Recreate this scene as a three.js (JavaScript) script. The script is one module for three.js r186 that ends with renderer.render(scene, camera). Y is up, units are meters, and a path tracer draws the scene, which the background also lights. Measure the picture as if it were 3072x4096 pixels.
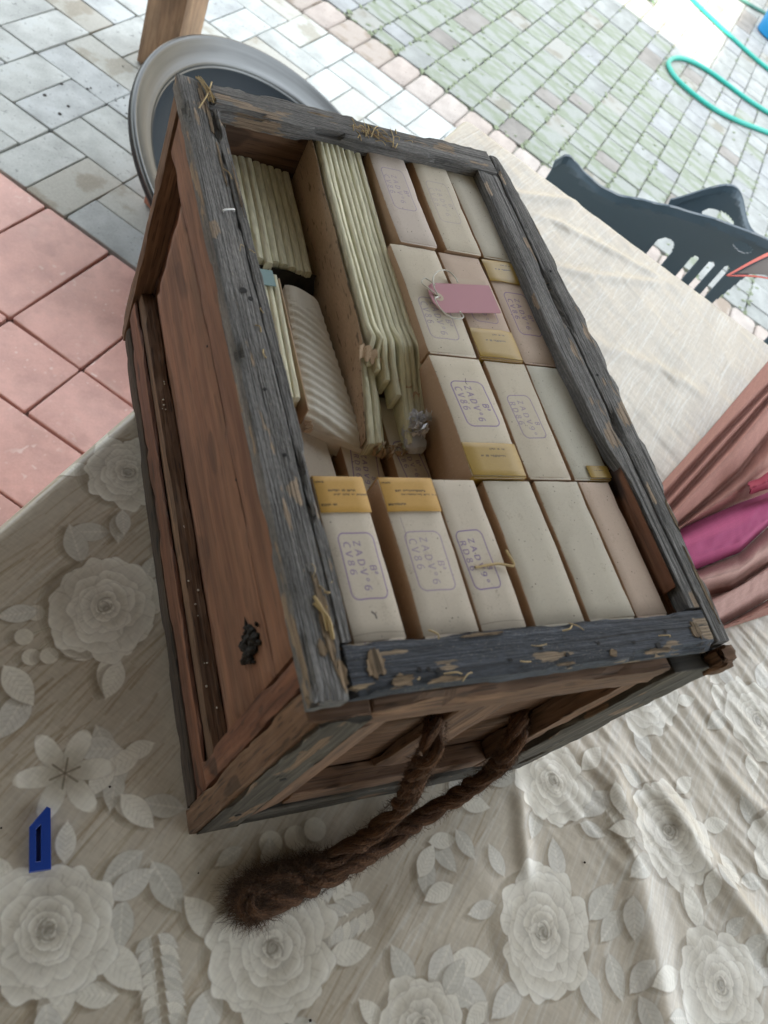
import * as THREE from 'three';
import { mergeGeometries, mergeVertices, toCreasedNormals } from 'three/addons/utils/BufferGeometryUtils.js';

// ------------------------------------------------------------------ camera, sky, sun, exposure
const TABLE = 0.75;                                   // height of the table top above the paving
const scene = new THREE.Scene();
const camera = new THREE.PerspectiveCamera(65.56, 0.75, 0.02, 300);
{
  const right = new THREE.Vector3(0.8789734, 0.40609926, 0.24997832);
  const down = new THREE.Vector3(-0.0078496, -0.51181329, 0.85906085);
  const fwd = new THREE.Vector3(0.4768062, -0.75705386, -0.44668255);
  const m = new THREE.Matrix4().makeBasis(right, down.negate(), fwd.negate());
  camera.position.set(-0.16450315, 0.67047631 + TABLE, 0.09913684);
  camera.quaternion.setFromRotationMatrix(m);
}
camera.focus = 0.78; camera.userData.fStop = 9;
scene.add(camera);
const TH = 43.3 * Math.PI / 180;                      // the paving, the table and the house stand turned against the crate
const US = [Math.cos(TH), Math.sin(TH)], VT = [Math.sin(TH), -Math.cos(TH)];
const gx = (s, t) => s * US[0] + t * VT[0], gz = (s, t) => s * US[1] + t * VT[1];
const GROUND_TURN = -TH;                              // turn of a thing whose local x runs along s and local z against t

{ // bright, slightly cool overcast sky
  const w = 128, h = 64, d = new Float32Array(w * h * 4);
  for (let j = 0; j < h; j++) for (let i = 0; i < w; i++) {
    const el = (j + 0.5) / h - 0.5, az = i / w * 6.2832;
    const c = 1 + 0.08 * Math.sin(az * 3 + el * 9) * Math.sin(el * 14 + 1.3) ;
    const k = (el > 0 ? 1.0 + 0.15 * Math.sin(el * 3.1416) : 0.5) * c;
    d.set([0.92 * k, 1.0 * k, 1.08 * k, 1], (j * w + i) * 4);
  }
  const sky = new THREE.DataTexture(d, w, h, THREE.RGBAFormat, THREE.FloatType);
  sky.mapping = THREE.EquirectangularReflectionMapping; sky.magFilter = sky.minFilter = THREE.LinearFilter; sky.needsUpdate = true;
  scene.background = sky; scene.environment = sky;
}
const sun = new THREE.DirectionalLight(0xfff2df, 4.6);
sun.position.set(-VT[0] * 20, 20 * 0.81, -VT[1] * 20);
sun.castShadow = true; sun.shadow.mapSize.set(2048, 2048);
Object.assign(sun.shadow.camera, { left: -12, right: 12, top: 12, bottom: -12, near: 1, far: 60 });
scene.add(sun, sun.target);
const renderer = new THREE.WebGLRenderer();
renderer.toneMapping = THREE.LinearToneMapping;
renderer.toneMappingExposure = 3.4;
renderer.shadowMap.enabled = true;

// ------------------------------------------------------------------ helpers
let seed = 7;
const rnd = () => { seed = (seed + 0x6d2b79f5) | 0; let t = Math.imul(seed ^ (seed >>> 15), 1 | seed); t = (t + Math.imul(t ^ (t >>> 7), 61 | t)) ^ t; return ((t ^ (t >>> 14)) >>> 0) / 4294967296; };
const rr = (a, b) => a + (b - a) * rnd();
const lerp = (a, b, k) => a + (b - a) * k;
const clamp = (x, a = 0, b = 1) => Math.min(b, Math.max(a, x));
const smooth = (a, b, x) => { const k = clamp((x - a) / (b - a)); return k * k * (3 - 2 * k); };
const hash = (x, y, z) => { let h = Math.imul(x, 374761393) ^ Math.imul(y, 668265263) ^ Math.imul(z, 2147483647 - 1274126177); h = Math.imul(h ^ (h >>> 13), 1274126177); return ((h ^ (h >>> 16)) >>> 0) / 4294967296; };
function noise(x, y, z = 0, px = 0, py = 0) {
  const xi = Math.floor(x), yi = Math.floor(y), zi = Math.floor(z), f = (t) => t * t * (3 - 2 * t);
  const u = f(x - xi), v = f(y - yi), w = f(z - zi);
  const m = (a, p) => (p ? ((a % p) + p) % p : a);
  const X0 = m(xi, px), X1 = m(xi + 1, px), Y0 = m(yi, py), Y1 = m(yi + 1, py);
  const a = lerp(lerp(hash(X0, Y0, zi), hash(X1, Y0, zi), u), lerp(hash(X0, Y1, zi), hash(X1, Y1, zi), u), v);
  if (w === 0) return a;
  return lerp(a, lerp(lerp(hash(X0, Y0, zi + 1), hash(X1, Y0, zi + 1), u), lerp(hash(X0, Y1, zi + 1), hash(X1, Y1, zi + 1), u), v), w);
}
function fbm(x, y, z = 0, oct = 4, px = 0, py = 0) {
  let s = 0, a = 0.5, n = 0;
  for (let o = 0; o < oct; o++) { s += a * noise(x, y, z + o * 17, px, py); n += a; a *= 0.5; x *= 2; y *= 2; px *= 2; py *= 2; if (z % 1) z *= 2; }
  return s / n;
}
const names = new Map();
function numbered(name) { const n = names.get(name) || 0; names.set(name, n + 1); return n ? name + '_' + String(n).padStart(3, '0') : name; }
function tag(o, label, category, group, kind) {
  if (label) o.userData.label = label;
  if (category) o.userData.category = category;
  if (group) o.userData.group = group;
  if (kind) o.userData.kind = kind;
  return o;
}
function thing(name, label, category, [x, y, z] = [0, 0, 0], turn = 0, group, kind) {
  const o = new THREE.Group(); o.name = numbered(name); o.position.set(x, y, z); o.rotation.y = turn; scene.add(o);
  return tag(o, label, category, group, kind);
}
function part(name, geo, mat, parent, label) {
  if (Array.isArray(geo)) { const mixed = geo.some((g) => g.index) && geo.some((g) => !g.index), bare = geo.some((g) => !g.attributes.uv); geo = mergeGeometries(geo.map((g) => { if (mixed && g.index) g = g.toNonIndexed(); if (bare && g.attributes.uv) g.deleteAttribute('uv'); return g; })); }
  const m = new THREE.Mesh(geo, mat);
  m.name = parent === scene ? numbered(name) : name; m.castShadow = m.receiveShadow = true; parent.add(m);
  if (label) m.userData.label = label;
  return m;
}
function dataTex(w, h, fn, srgb = true, channels) {
  const d = new Uint8Array(w * h * 4);
  for (let j = 0; j < h; j++) for (let i = 0; i < w; i++) {
    const c = fn(i / w, j / h), k = (j * w + i) * 4;
    for (let q = 0; q < 3; q++) d[k + q] = clamp(Math.round(c[q] * 255), 0, 255);
    d[k + 3] = 255;
  }
  const t = new THREE.DataTexture(d, w, h); t.wrapS = t.wrapT = THREE.RepeatWrapping; t.magFilter = THREE.LinearFilter; t.minFilter = THREE.LinearMipmapLinearFilter; t.generateMipmaps = true;
  if (srgb) t.colorSpace = THREE.SRGBColorSpace; t.needsUpdate = true; return t;
}
const g3 = (v) => [v, v, v];
const mixc = (a, b, k) => a.map((q, i) => lerp(q, b[i], k));
const hex = (h) => [(h >> 16 & 255) / 255, (h >> 8 & 255) / 255, (h & 255) / 255];

// uv in metres, grain along the chosen axis ('x' | 'y' | 'z'); su and sv are the metres of one repeat
function boardUV(geo, axis, su = 0.4, sv = 0.12, ou = rnd() * 9, ov = rnd() * 9) {
  const p = geo.attributes.position, n = geo.attributes.normal, uv = new Float32Array(p.count * 2);
  const A = { x: 0, y: 1, z: 2 }[axis];
  for (let i = 0; i < p.count; i++) {
    const P = [p.getX(i), p.getY(i), p.getZ(i)], N = [Math.abs(n.getX(i)), Math.abs(n.getY(i)), Math.abs(n.getZ(i))];
    let M = 0; if (N[1] > N[M]) M = 1; if (N[2] > N[M]) M = 2;
    let u, v;
    if (M === A) { const o = [0, 1, 2].filter((q) => q !== A); u = P[o[0]] * 0.35; v = P[o[1]]; }
    else { const o = 3 - M - A; u = P[A]; v = P[o] + M * 0.031; }
    uv[2 * i] = u / su + ou; uv[2 * i + 1] = v / sv + ov;
  }
  geo.setAttribute('uv', new THREE.BufferAttribute(uv, 2));
  return geo;
}
// a rounded, subdivided box whose surface may be displaced; centre at the origin
function softBox(w, h, d, r, [a, b, c] = [2, 2, 2], move, crease = 0.7) {
  let g = new THREE.BoxGeometry(w, h, d, a + 2, b + 2, c + 2);
  g.deleteAttribute('uv'); g.deleteAttribute('normal');
  g = mergeVertices(g, 1e-6);
  const p = g.attributes.position, S = [w / 2, h / 2, d / 2], n = [a + 2, b + 2, c + 2], v = new THREE.Vector3();
  r = Math.min(r, w / 2.01, h / 2.01, d / 2.01);
  for (let i = 0; i < p.count; i++) {
    const q = [p.getX(i), p.getY(i), p.getZ(i)], core = [0, 0, 0];
    for (let k = 0; k < 3; k++) {     // first and last rows sit on the rounded edge, the others spread evenly between
      const t = Math.round((q[k] / S[k] * 0.5 + 0.5) * n[k]);
      const lim = S[k] - r;
      core[k] = t === 0 ? -lim : t === n[k] ? lim : -lim + 2 * lim * (t - 1) / (n[k] - 2 || 1);
      if (t !== 0 && t !== n[k]) q[k] = core[k];
    }
    v.set(q[0] - core[0], q[1] - core[1], q[2] - core[2]);
    if (v.lengthSq() > 0) v.setLength(r);
    v.x += core[0]; v.y += core[1]; v.z += core[2];
    if (move) move(v, S);
    p.setXYZ(i, v.x, v.y, v.z);
  }
  g.computeVertexNormals();
  return crease ? toCreasedNormals(g, crease) : g;
}
// one weathered board between two corners, edges chipped
function board([x0, y0, z0], [x1, y1, z1], axis, o = {}) {
  const w = x1 - x0, h = y1 - y0, d = z1 - z0, step = o.step || 0.008, chip = o.chip ?? 0.0018, rough = o.rough ?? 0.0005;
  const seg = (l) => Math.max(1, Math.min(80, Math.round(l / step)));
  const cx = (x0 + x1) / 2, cy = (y0 + y1) / 2, cz = (z0 + z1) / 2, f = 140;
  const g = softBox(w, h, d, o.r ?? 0.0012, [seg(w), seg(h), seg(d)], (v, S) => {
    const X = v.x + cx, Y = v.y + cy, Z = v.z + cz;
    const e = [Math.abs(v.x) / S[0], Math.abs(v.y) / S[1], Math.abs(v.z) / S[2]], near = e.map((q, k) => S[k] * (1 - q) < 0.0035 ? 1 : 0);
    const edges = near[0] + near[1] + near[2];
    const A = { x: 0, y: 1, z: 2 }[axis], gs = [f, f, f]; gs[A] = 34;
    const nz = fbm(X * gs[0] + 9, Y * gs[1], Z * gs[2] + 3.3, 3);
    let k = 0;
    if (edges >= 2) { const cs = [75, 75, 75]; cs[A] = 24; k = chip * 1.6 * smooth(0.5, 0.72, fbm(X * cs[0], Y * cs[1] + 5, Z * cs[2] + 0.7, 3)) + chip * 0.25 * rnd(); }
    const q = [v.x, v.y, v.z];
    for (let i = 0; i < 3; i++) if (near[i]) q[i] -= Math.sign(q[i]) * (k + rough * (nz - 0.4) * 2);
    v.set(q[0], q[1], q[2]);
    if (o.move) o.move(v, cx, cy, cz);
  }, 0.6);
  g.translate(cx, cy, cz);
  return boardUV(g, axis, o.su, o.sv);
}
// closed thin sheet from a grid of points pts[i][j] (Vector3) and a thickness
function sheet(pts, thick, uvs = 1) {
  const n = pts.length, m = pts[0].length, pos = [], uv = [], idx = [];
  for (let i = 0; i < n; i++) for (let j = 0; j < m; j++) { pos.push(pts[i][j].x, pts[i][j].y, pts[i][j].z); uv.push(i / (n - 1) * uvs, j / (m - 1) * uvs); }
  for (let i = 0; i < n - 1; i++) for (let j = 0; j < m - 1; j++) { const a = i * m + j; idx.push(a, a + 1, a + m, a + 1, a + m + 1, a + m); }
  const top = new THREE.BufferGeometry(); top.setAttribute('position', new THREE.Float32BufferAttribute(pos, 3)); top.setIndex(idx); top.computeVertexNormals();
  const N = top.attributes.normal, all = pos.slice(), uva = uv.concat(uv), id = idx.slice(), K = n * m;
  for (let k = 0; k < K; k++) all.push(pos[3 * k] - N.getX(k) * thick, pos[3 * k + 1] - N.getY(k) * thick, pos[3 * k + 2] - N.getZ(k) * thick);
  for (let k = 0; k < idx.length; k += 3) id.push(idx[k] + K, idx[k + 2] + K, idx[k + 1] + K);
  const rim = []; for (let j = 0; j < m; j++) rim.push(j); for (let i = 1; i < n; i++) rim.push(i * m + m - 1); for (let j = m - 2; j >= 0; j--) rim.push((n - 1) * m + j); for (let i = n - 2; i > 0; i--) rim.push(i * m);
  for (let k = 0; k < rim.length; k++) { const a = rim[k], b = rim[(k + 1) % rim.length]; id.push(a, a + K, b, b, a + K, b + K); }
  const g = new THREE.BufferGeometry(); g.setAttribute('position', new THREE.Float32BufferAttribute(all, 3)); g.setAttribute('uv', new THREE.Float32BufferAttribute(uva, 2)); g.setIndex(id);
  g.computeVertexNormals(); return g;
}
const V3 = (x, y, z) => new THREE.Vector3(x, y, z);
const curve = (l, t = 0.5) => new THREE.CatmullRomCurve3(l.map((q) => (q.isVector3 ? q : V3(...q))), false, 'catmullrom', t);
const tube = (l, r, seg = 40, rad = 8) => new THREE.TubeGeometry(curve(l), seg, r, rad, false);

// ------------------------------------------------------------------ materials
const std = (o) => new THREE.MeshStandardMaterial(o);
const rgb = (r, g, b) => new THREE.Color().setRGB(r, g, b);
function woodTex(w, h, { base, dark, light, streaks = 60, knots = 0, chips = 0, chipColor, seedZ = 0, pores = 0.5, fine = 0 }) {
  return dataTex(w, h, (u, v) => {
    const warp = (fbm(u * 4, v * 4, seedZ + 0.5, 3, 4, 4) - 0.5) * 0.12;
    const a = fbm(u * 3, (v + warp) * streaks, seedZ, 4, 3, streaks), b = fbm(u * 6, v * 8, seedZ + 31, 4, 6, 8), c = noise(u * 24, v * streaks * 4, seedZ + 77, 24, streaks * 4);
    let col = mixc(dark, light, clamp((a - 0.3) * 2.2));
    col = mixc(col, base, 0.45);
    col = col.map((q) => q * (0.78 + 0.44 * b) * (1 - pores * 0.5 * smooth(0.66, 0.9, c)));
    if (fine) { const e = noise(u * 420, v * 200, seedZ + 5, 420, 200), q = noise(u * 160, v * 90, seedZ + 6, 160, 90), dust = smooth(0.82, 0.95, e) * smooth(0.35, 0.6, fbm(u * 9, v * 5, seedZ + 61, 3, 9, 5)); col = col.map((z) => z * (0.90 + 0.20 * q)); col = mixc(col, [0.66, 0.63, 0.56], dust * 0.55); }
    if (knots) { const k = smooth(0.74, 0.8, fbm(u * 7, v * 5, seedZ + 51, 2, 7, 5)); col = mixc(col, dark.map((q) => q * 0.4), k * knots); }
    if (chips) {
      const k = smooth(0.0, 0.035, fbm(u * 10, v * 9, seedZ + 11, 5, 10, 9) - (1 - chips));
      col = mixc(col, chipColor.map((q) => q * (0.7 + 0.6 * c)), k);
      const crack = smooth(0.72, 0.77, fbm(u * 4, v * streaks * 0.8, seedZ + 91, 3, 4, Math.round(streaks * 0.8)));
      col = mixc(col, [0.09, 0.09, 0.095], crack * 0.6);
    }
    return col;
  });
}
const bumpGrain = dataTex(256, 256, (u, v) => { const a = fbm(u * 4, v * 48, 3, 4, 4, 48), b = fbm(u * 24, v * 24, 8, 3, 24, 24); return g3(clamp(a * 0.8 + b * 0.4 - 0.1)); }, false);
const fineGrain = dataTex(384, 384, (u, v) => { const a = fbm(u * 5, v * 90, 3, 4, 5, 90), b = fbm(u * 60, v * 60, 8, 3, 60, 60); return g3(clamp(a * 0.7 + b * 0.6 - 0.15)); }, false);
const M = {
  paint: std({ map: woodTex(1024, 512, { base: hex(0x6a6968), dark: hex(0x4e4e4e), light: hex(0x868584), streaks: 110, chips: 0.315, chipColor: hex(0x8a7a68), seedZ: 3, fine: 1 }), bumpMap: fineGrain, bumpScale: 0.0012, roughness: 0.85 }),
  paintDark: std({ map: woodTex(1024, 512, { base: hex(0x3d424b), dark: hex(0x2a2f37), light: hex(0x535963), streaks: 96, chips: 0.34, chipColor: hex(0x83735f), seedZ: 14, fine: 1 }), bumpMap: fineGrain, bumpScale: 0.0014, roughness: 0.8 }),
  red: std({ map: woodTex(768, 384, { base: hex(0x7a5642), dark: hex(0x654433), light: hex(0x8a664f), streaks: 22, knots: 0.25, seedZ: 21, pores: 0.3 }), bumpMap: bumpGrain, bumpScale: 0.0006, roughness: 0.72 }),
  redBright: std({ map: woodTex(512, 256, { base: hex(0x6c4533), dark: hex(0x503123), light: hex(0x805942), streaks: 26, knots: 0.5, seedZ: 27, pores: 0.4 }), bumpMap: bumpGrain, bumpScale: 0.0008, roughness: 0.7 }),
  orange: std({ map: woodTex(512, 256, { base: hex(0x7a5036), dark: hex(0x5a3724), light: hex(0x916347), streaks: 26, knots: 0.8, seedZ: 29, pores: 0.4 }), bumpMap: bumpGrain, bumpScale: 0.0008, roughness: 0.7 }),
  brown: std({ map: woodTex(512, 256, { base: hex(0x6e533f), dark: hex(0x523d2e), light: hex(0x82654d), streaks: 34, knots: 0.4, seedZ: 33, pores: 0.6 }), bumpMap: bumpGrain, bumpScale: 0.001, roughness: 0.8 }),
  dirt: std({ map: woodTex(512, 256, { base: hex(0x41352b), dark: hex(0x2e251e), light: hex(0x54463a), streaks: 12, seedZ: 41, pores: 0.8 }), bumpMap: bumpGrain, bumpScale: 0.001, roughness: 0.95 }),
  tarDark: std({ map: woodTex(512, 256, { base: hex(0x443f37), dark: hex(0x2a2620), light: hex(0x5e584c), streaks: 50, chips: 0.32, chipColor: hex(0x6d5844), seedZ: 47 }), bumpMap: bumpGrain, bumpScale: 0.001, roughness: 0.75 }),
  post: std({ map: woodTex(512, 256, { base: hex(0x95785e), dark: hex(0x80634a), light: hex(0xaa8c6d), streaks: 18, seedZ: 57, pores: 0.2 }), roughness: 0.6 }),
  black: std({ color: rgb(0.012, 0.012, 0.013), roughness: 0.8 }),
  brownDark: std({ map: woodTex(512, 256, { base: hex(0x54463b), dark: hex(0x3a2f27), light: hex(0x6a5a4c), streaks: 34, knots: 0.4, seedZ: 37, pores: 0.6 }), bumpMap: bumpGrain, bumpScale: 0.001, roughness: 0.85 }),
  bare: std({ map: woodTex(512, 256, { base: hex(0x806e5a), dark: hex(0x62533f), light: hex(0x9a876f), streaks: 60, knots: 0.4, seedZ: 93, pores: 1 }), bumpMap: bumpGrain, bumpScale: 0.001, roughness: 0.95 }),
  straw: std({ color: rgb(0.5, 0.38, 0.2), roughness: 0.9 }),
};

// ================================================================== THE SETTING
{
  const g = new THREE.CircleGeometry(120, 64).rotateX(-Math.PI / 2);
  const grass = dataTex(256, 256, (u, v) => mixc(hex(0x4a5a30), hex(0x8a8462), fbm(u * 8, v * 8, 2, 5, 8, 8)));
  grass.repeat.set(80, 80);
  const o = part('ground', g, std({ map: grass, roughness: 1 }), scene); o.position.y = -0.07; tag(o, null, null, null, 'structure');
}
const speck = dataTex(512, 512, (u, v) => {
  const f = noise(u * 256, v * 256, 4, 256, 256), m = fbm(u * 10, v * 10, 9, 5, 10, 10), l = fbm(u * 3, v * 3, 19, 3, 3, 3), dk = smooth(0.86, 0.97, noise(u * 90, v * 90, 23, 90, 90));
  const k = 0.93 + 0.08 * (f - 0.5) + 0.26 * (m - 0.5) + 0.16 * (l - 0.5) - 0.22 * dk;
  return [k, k * 0.995, k * 0.985];
});
const stain = dataTex(512, 512, (u, v) => {
  const f = noise(u * 256, v * 256, 4, 256, 256), m = fbm(u * 7, v * 7, 12, 5, 7, 7), s = smooth(0.48, 0.66, m);
  return mixc([0.93, 0.925, 0.91], [0.78, 0.745, 0.69], s * 0.75).map((q) => q + 0.09 * (f - 0.5));
});
const mossTex = dataTex(512, 512, (u, v) => {
  const f = noise(u * 200, v * 200, 4, 200, 200), m = fbm(u * 6, v * 14, 42, 5, 6, 14), s = smooth(0.44, 0.62, m);
  return mixc([0.93, 0.93, 0.91], [0.78, 0.82, 0.70], s * 0.75).map((q) => q + 0.08 * (f - 0.5));
});
const stoneBump = dataTex(256, 256, (u, v) => g3(0.5 * fbm(u * 40, v * 40, 5, 3, 40, 40) + 0.5 * fbm(u * 6, v * 6, 6, 3, 6, 6)), false);
const stoneMat = (c, map) => std({ color: c, map, bumpMap: stoneBump, bumpScale: 0.0012, roughness: 0.82 });
const STONES = {
  cool: [stoneMat(rgb(0.475, 0.497, 0.489), speck), stoneMat(rgb(0.445, 0.466, 0.458), speck), stoneMat(rgb(0.505, 0.527, 0.52), speck), stoneMat(rgb(0.46, 0.485, 0.494), speck)],
  grey: [stoneMat(rgb(0.285, 0.300, 0.294), speck), stoneMat(rgb(0.27, 0.284, 0.278), speck), stoneMat(rgb(0.298, 0.311, 0.308), speck), stoneMat(rgb(0.285, 0.297, 0.304), speck)],
  greyWorn: [stoneMat(rgb(0.31, 0.315, 0.30), stain)],
  worn: [stoneMat(rgb(0.50, 0.51, 0.49), stain), stoneMat(rgb(0.47, 0.465, 0.435), stain)],
  mossy: [stoneMat(rgb(0.275, 0.290, 0.28), mossTex), stoneMat(rgb(0.285, 0.30, 0.29), mossTex)],
  pink: [stoneMat(rgb(0.41, 0.355, 0.325), speck), stoneMat(rgb(0.39, 0.34, 0.31), stain), stoneMat(rgb(0.43, 0.385, 0.36), speck)],
  brown: [stoneMat(rgb(0.225, 0.212, 0.198), speck)],
};
// unit stone: 1 x 1 in plan, top at 0; bevels in metres need the size, so the variants are made per size
const stoneGeo = new Map();
function stone(a, b, bevel, variant) {
  const key = [a.toFixed(3), b.toFixed(3), bevel, variant].join();
  if (stoneGeo.has(key)) return stoneGeo.get(key);
  let s0 = seed; seed = 1000 + variant * 77 + Math.round(a * 1000);
  const jit = 0.0022, c = [[-1, -1], [1, -1], [1, 1], [-1, 1]].map(([x, y]) => [x * a / 2 + rr(-jit, jit), y * b / 2 + rr(-jit, jit)]);
  const ring = (inset, y) => { const out = []; for (const [x, z] of c) { const sx = Math.sign(x), sz = Math.sign(z), k = bevel * 1.6 + inset * 0.6; out.push([x - sx * inset, y, z - sz * k]); out.push([x - sx * k, y, z - sz * inset]); } 
    return [out[0], out[1], out[3], out[2], out[4], out[5], out[7], out[6]]; };
  const R = [ring(0, -0.05), ring(0, -bevel), ring(bevel * 0.35, -bevel * 0.3), ring(bevel * 1.1, 0)], pos = [], idx = [];
  for (const r of R) for (const q of r) pos.push(...q);
  for (let k = 0; k < 3; k++) for (let i = 0; i < 8; i++) { const A = k * 8 + i, B = k * 8 + (i + 1) % 8; idx.push(A, A + 8, B, B, A + 8, B + 8); }
  for (let i = 1; i < 7; i++) idx.push(24, 24 + i + 1, 24 + i);
  let g = new THREE.BufferGeometry(); g.setAttribute('position', new THREE.Float32BufferAttribute(pos, 3)); g.setIndex(idx); g = toCreasedNormals(g, 0.12);
  boardUV(g, 'x', 0.55, 0.55, rnd() * 3, rnd() * 3);
  seed = s0; stoneGeo.set(key, g); return g;
}
// the pavement: a group at the ground whose local x runs along s and z against t
const toGround = (o) => { o.rotation.y = GROUND_TURN; return o; };
const pavement = toGround(tag(thing('pavement'), null, null, null, 'structure'));
const tiles = toGround(tag(thing('tile_floor'), null, null, null, 'structure'));
const bedMat = std({ map: dataTex(256, 256, (u, v) => mixc(hex(0x85857a), hex(0xa5a498), fbm(u * 30, v * 30, 3, 4, 30, 30))), roughness: 1 });
bedMat.map.repeat.set(20, 20);
part('joint_bed', new THREE.BoxGeometry(8.4, 0.05, 8.9).translate(0.2, -0.035 - 0.005, -(1.212 + 4.45)), bedMat, pavement);
const paverList = [];
function layStone(s0, s1, t0, t1, kind, bevel = 0.0022, gap = 0.0019) {
  paverList.push({ s: (s0 + s1) / 2, t: (t0 + t1) / 2, a: s1 - s0 - gap * 2, b: t1 - t0 - gap * 2, kind, bevel });
}
{
  const sk = (k) => (k <= 0 ? -1.262 + 0.1195 * k : -1.262 + 0.1165 * k), T0 = 1.213, tk = (k) => T0 + 0.1135 * k + (k > 6 ? 0.0007 * (k - 6) : 0);
  for (let a = -5; a < 9; a++) for (let b = 0; b < 7; b++) {           // basket weave of stone pairs near the tiles
    const k = 2 * a, m = 2 * b, H = (((a + 1) + b) % 2 + 2) % 2 === 1;
    const kinds = () => { const r = rnd(); return r < 0.70 ? 'cool' : r < 0.93 ? 'worn' : 'cool'; };
    if (H) { layStone(sk(k), sk(k + 1), tk(m), tk(m + 2), kinds()); layStone(sk(k + 1), sk(k + 2), tk(m), tk(m + 2), kinds()); }
    else { layStone(sk(k), sk(k + 2), tk(m), tk(m + 1), kinds()); layStone(sk(k), sk(k + 2), tk(m + 1), tk(m + 2), kinds()); }
  }
  for (let k = -12; k < 22; k++) layStone(-1.283 + 0.1185 * k, -1.283 + 0.1185 * (k + 1), 2.812, 3.012, 'pink', 0.009);   // pinkish border row
  const lens = [0.11, 0.125, 0.16, 0.19, 0.235];
  for (let k = -13; k < 24; k++) {                                     // courses beyond the border
    const s0 = -0.817 + 0.1235 * k, s1 = s0 + 0.1235; let t = 3.014 - rr(0, 0.05);
    let first = true;
    while (t < 8.4) {
      const l = lens[Math.floor(rnd() * lens.length)], t1 = t + l, tm = t + l / 2, sm = (s0 + s1) / 2;
      const green = smooth(2.0, 0.2, Math.hypot((sm + 0.45) / 0.8, (tm - 3.5) / 1.1)), r = rnd();
      const kind = r < green * 0.85 ? 'mossy' : r > 0.965 ? 'brown' : r > 0.88 ? 'greyWorn' : 'grey';
      layStone(s0, s1, first ? 3.016 : t, t1, kind, 0.003, 0.0022); t = t1; first = false;
    }
  }
}
{ // the stones that show largest are pieces of their own, the rest one joined field
  camera.updateMatrixWorld(); camera.updateProjectionMatrix();
  const inv = camera.matrixWorldInverse.copy(camera.matrixWorld).invert(), pm = camera.projectionMatrix;
  for (const q of paverList) {
    const p = V3(gx(q.s, q.t), 0, gz(q.s, q.t)), dist = p.distanceTo(camera.position);
    const c = p.clone().applyMatrix4(inv); p.applyMatrix4(inv).applyMatrix4(pm);
    q.seen = c.z < 0 && Math.abs(p.x) < 1.06 && Math.abs(p.y) < 1.06; q.size = q.a * q.b / (dist * dist * dist);
  }
  const order = paverList.filter((q) => q.seen).sort((a, b) => b.size - a.size);
  const own = new Set(order.slice(0, 296)), rest = new Map();
  for (const q of paverList) {
    const list = STONES[q.kind], mat = list[Math.floor(rnd() * list.length)], g = stone(q.a, q.b, q.bevel, Math.floor(rnd() * 4)), lift = rr(-0.0025, 0.0015), tilt = rr(-0.006, 0.006), tilt2 = rr(-0.006, 0.006);
    if (own.has(q)) {
      const m = part('paver', g, mat, pavement); m.position.set(q.s, lift, -q.t); m.rotation.set(tilt, 0, tilt2);
    } else { const c = g.clone().translate(q.s, lift, -q.t); if (!rest.has(mat)) rest.set(mat, []); rest.get(mat).push(c); }
  }
  const field = new THREE.Group(); field.name = 'paver_field'; field.userData.kind = 'stuff'; pavement.add(field);
  for (const [mat, l] of rest) part('paver_field_stone', l, mat, field);
}
{ // moss and dirt in the joints of the far paving
  const l = [];
  for (let k = 0; k < 2600; k++) {
    const course = Math.floor(rr(-9, 14)), along = rnd() < 0.75, t = 3.0 + Math.pow(rnd(), 1.7) * 4.2, s = along ? -0.817 + 0.1235 * course + rr(-0.006, 0.006) : rr(-1.9, 1.4);
    const near = smooth(2.2, 0.2, Math.hypot((s + 0.3) / 1.0, (t - 3.6) / 1.3)); if (rnd() > near + 0.12) continue;
    const r = rr(0.003, 0.009), g = new THREE.IcosahedronGeometry(r, 0).scale(along ? 0.8 : 1.6, 0.45, along ? 2.2 : 0.8).rotateY(rr(-0.2, 0.2)).translate(gx(s, t), rr(-0.002, 0.001), gz(s, t)); l.push(g);
  }
  tag(part('moss', l, std({ color: rgb(0.19, 0.22, 0.14), roughness: 1 }), scene), 'green moss growing in the joints of the paving', 'moss', null, 'stuff');
}
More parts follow.
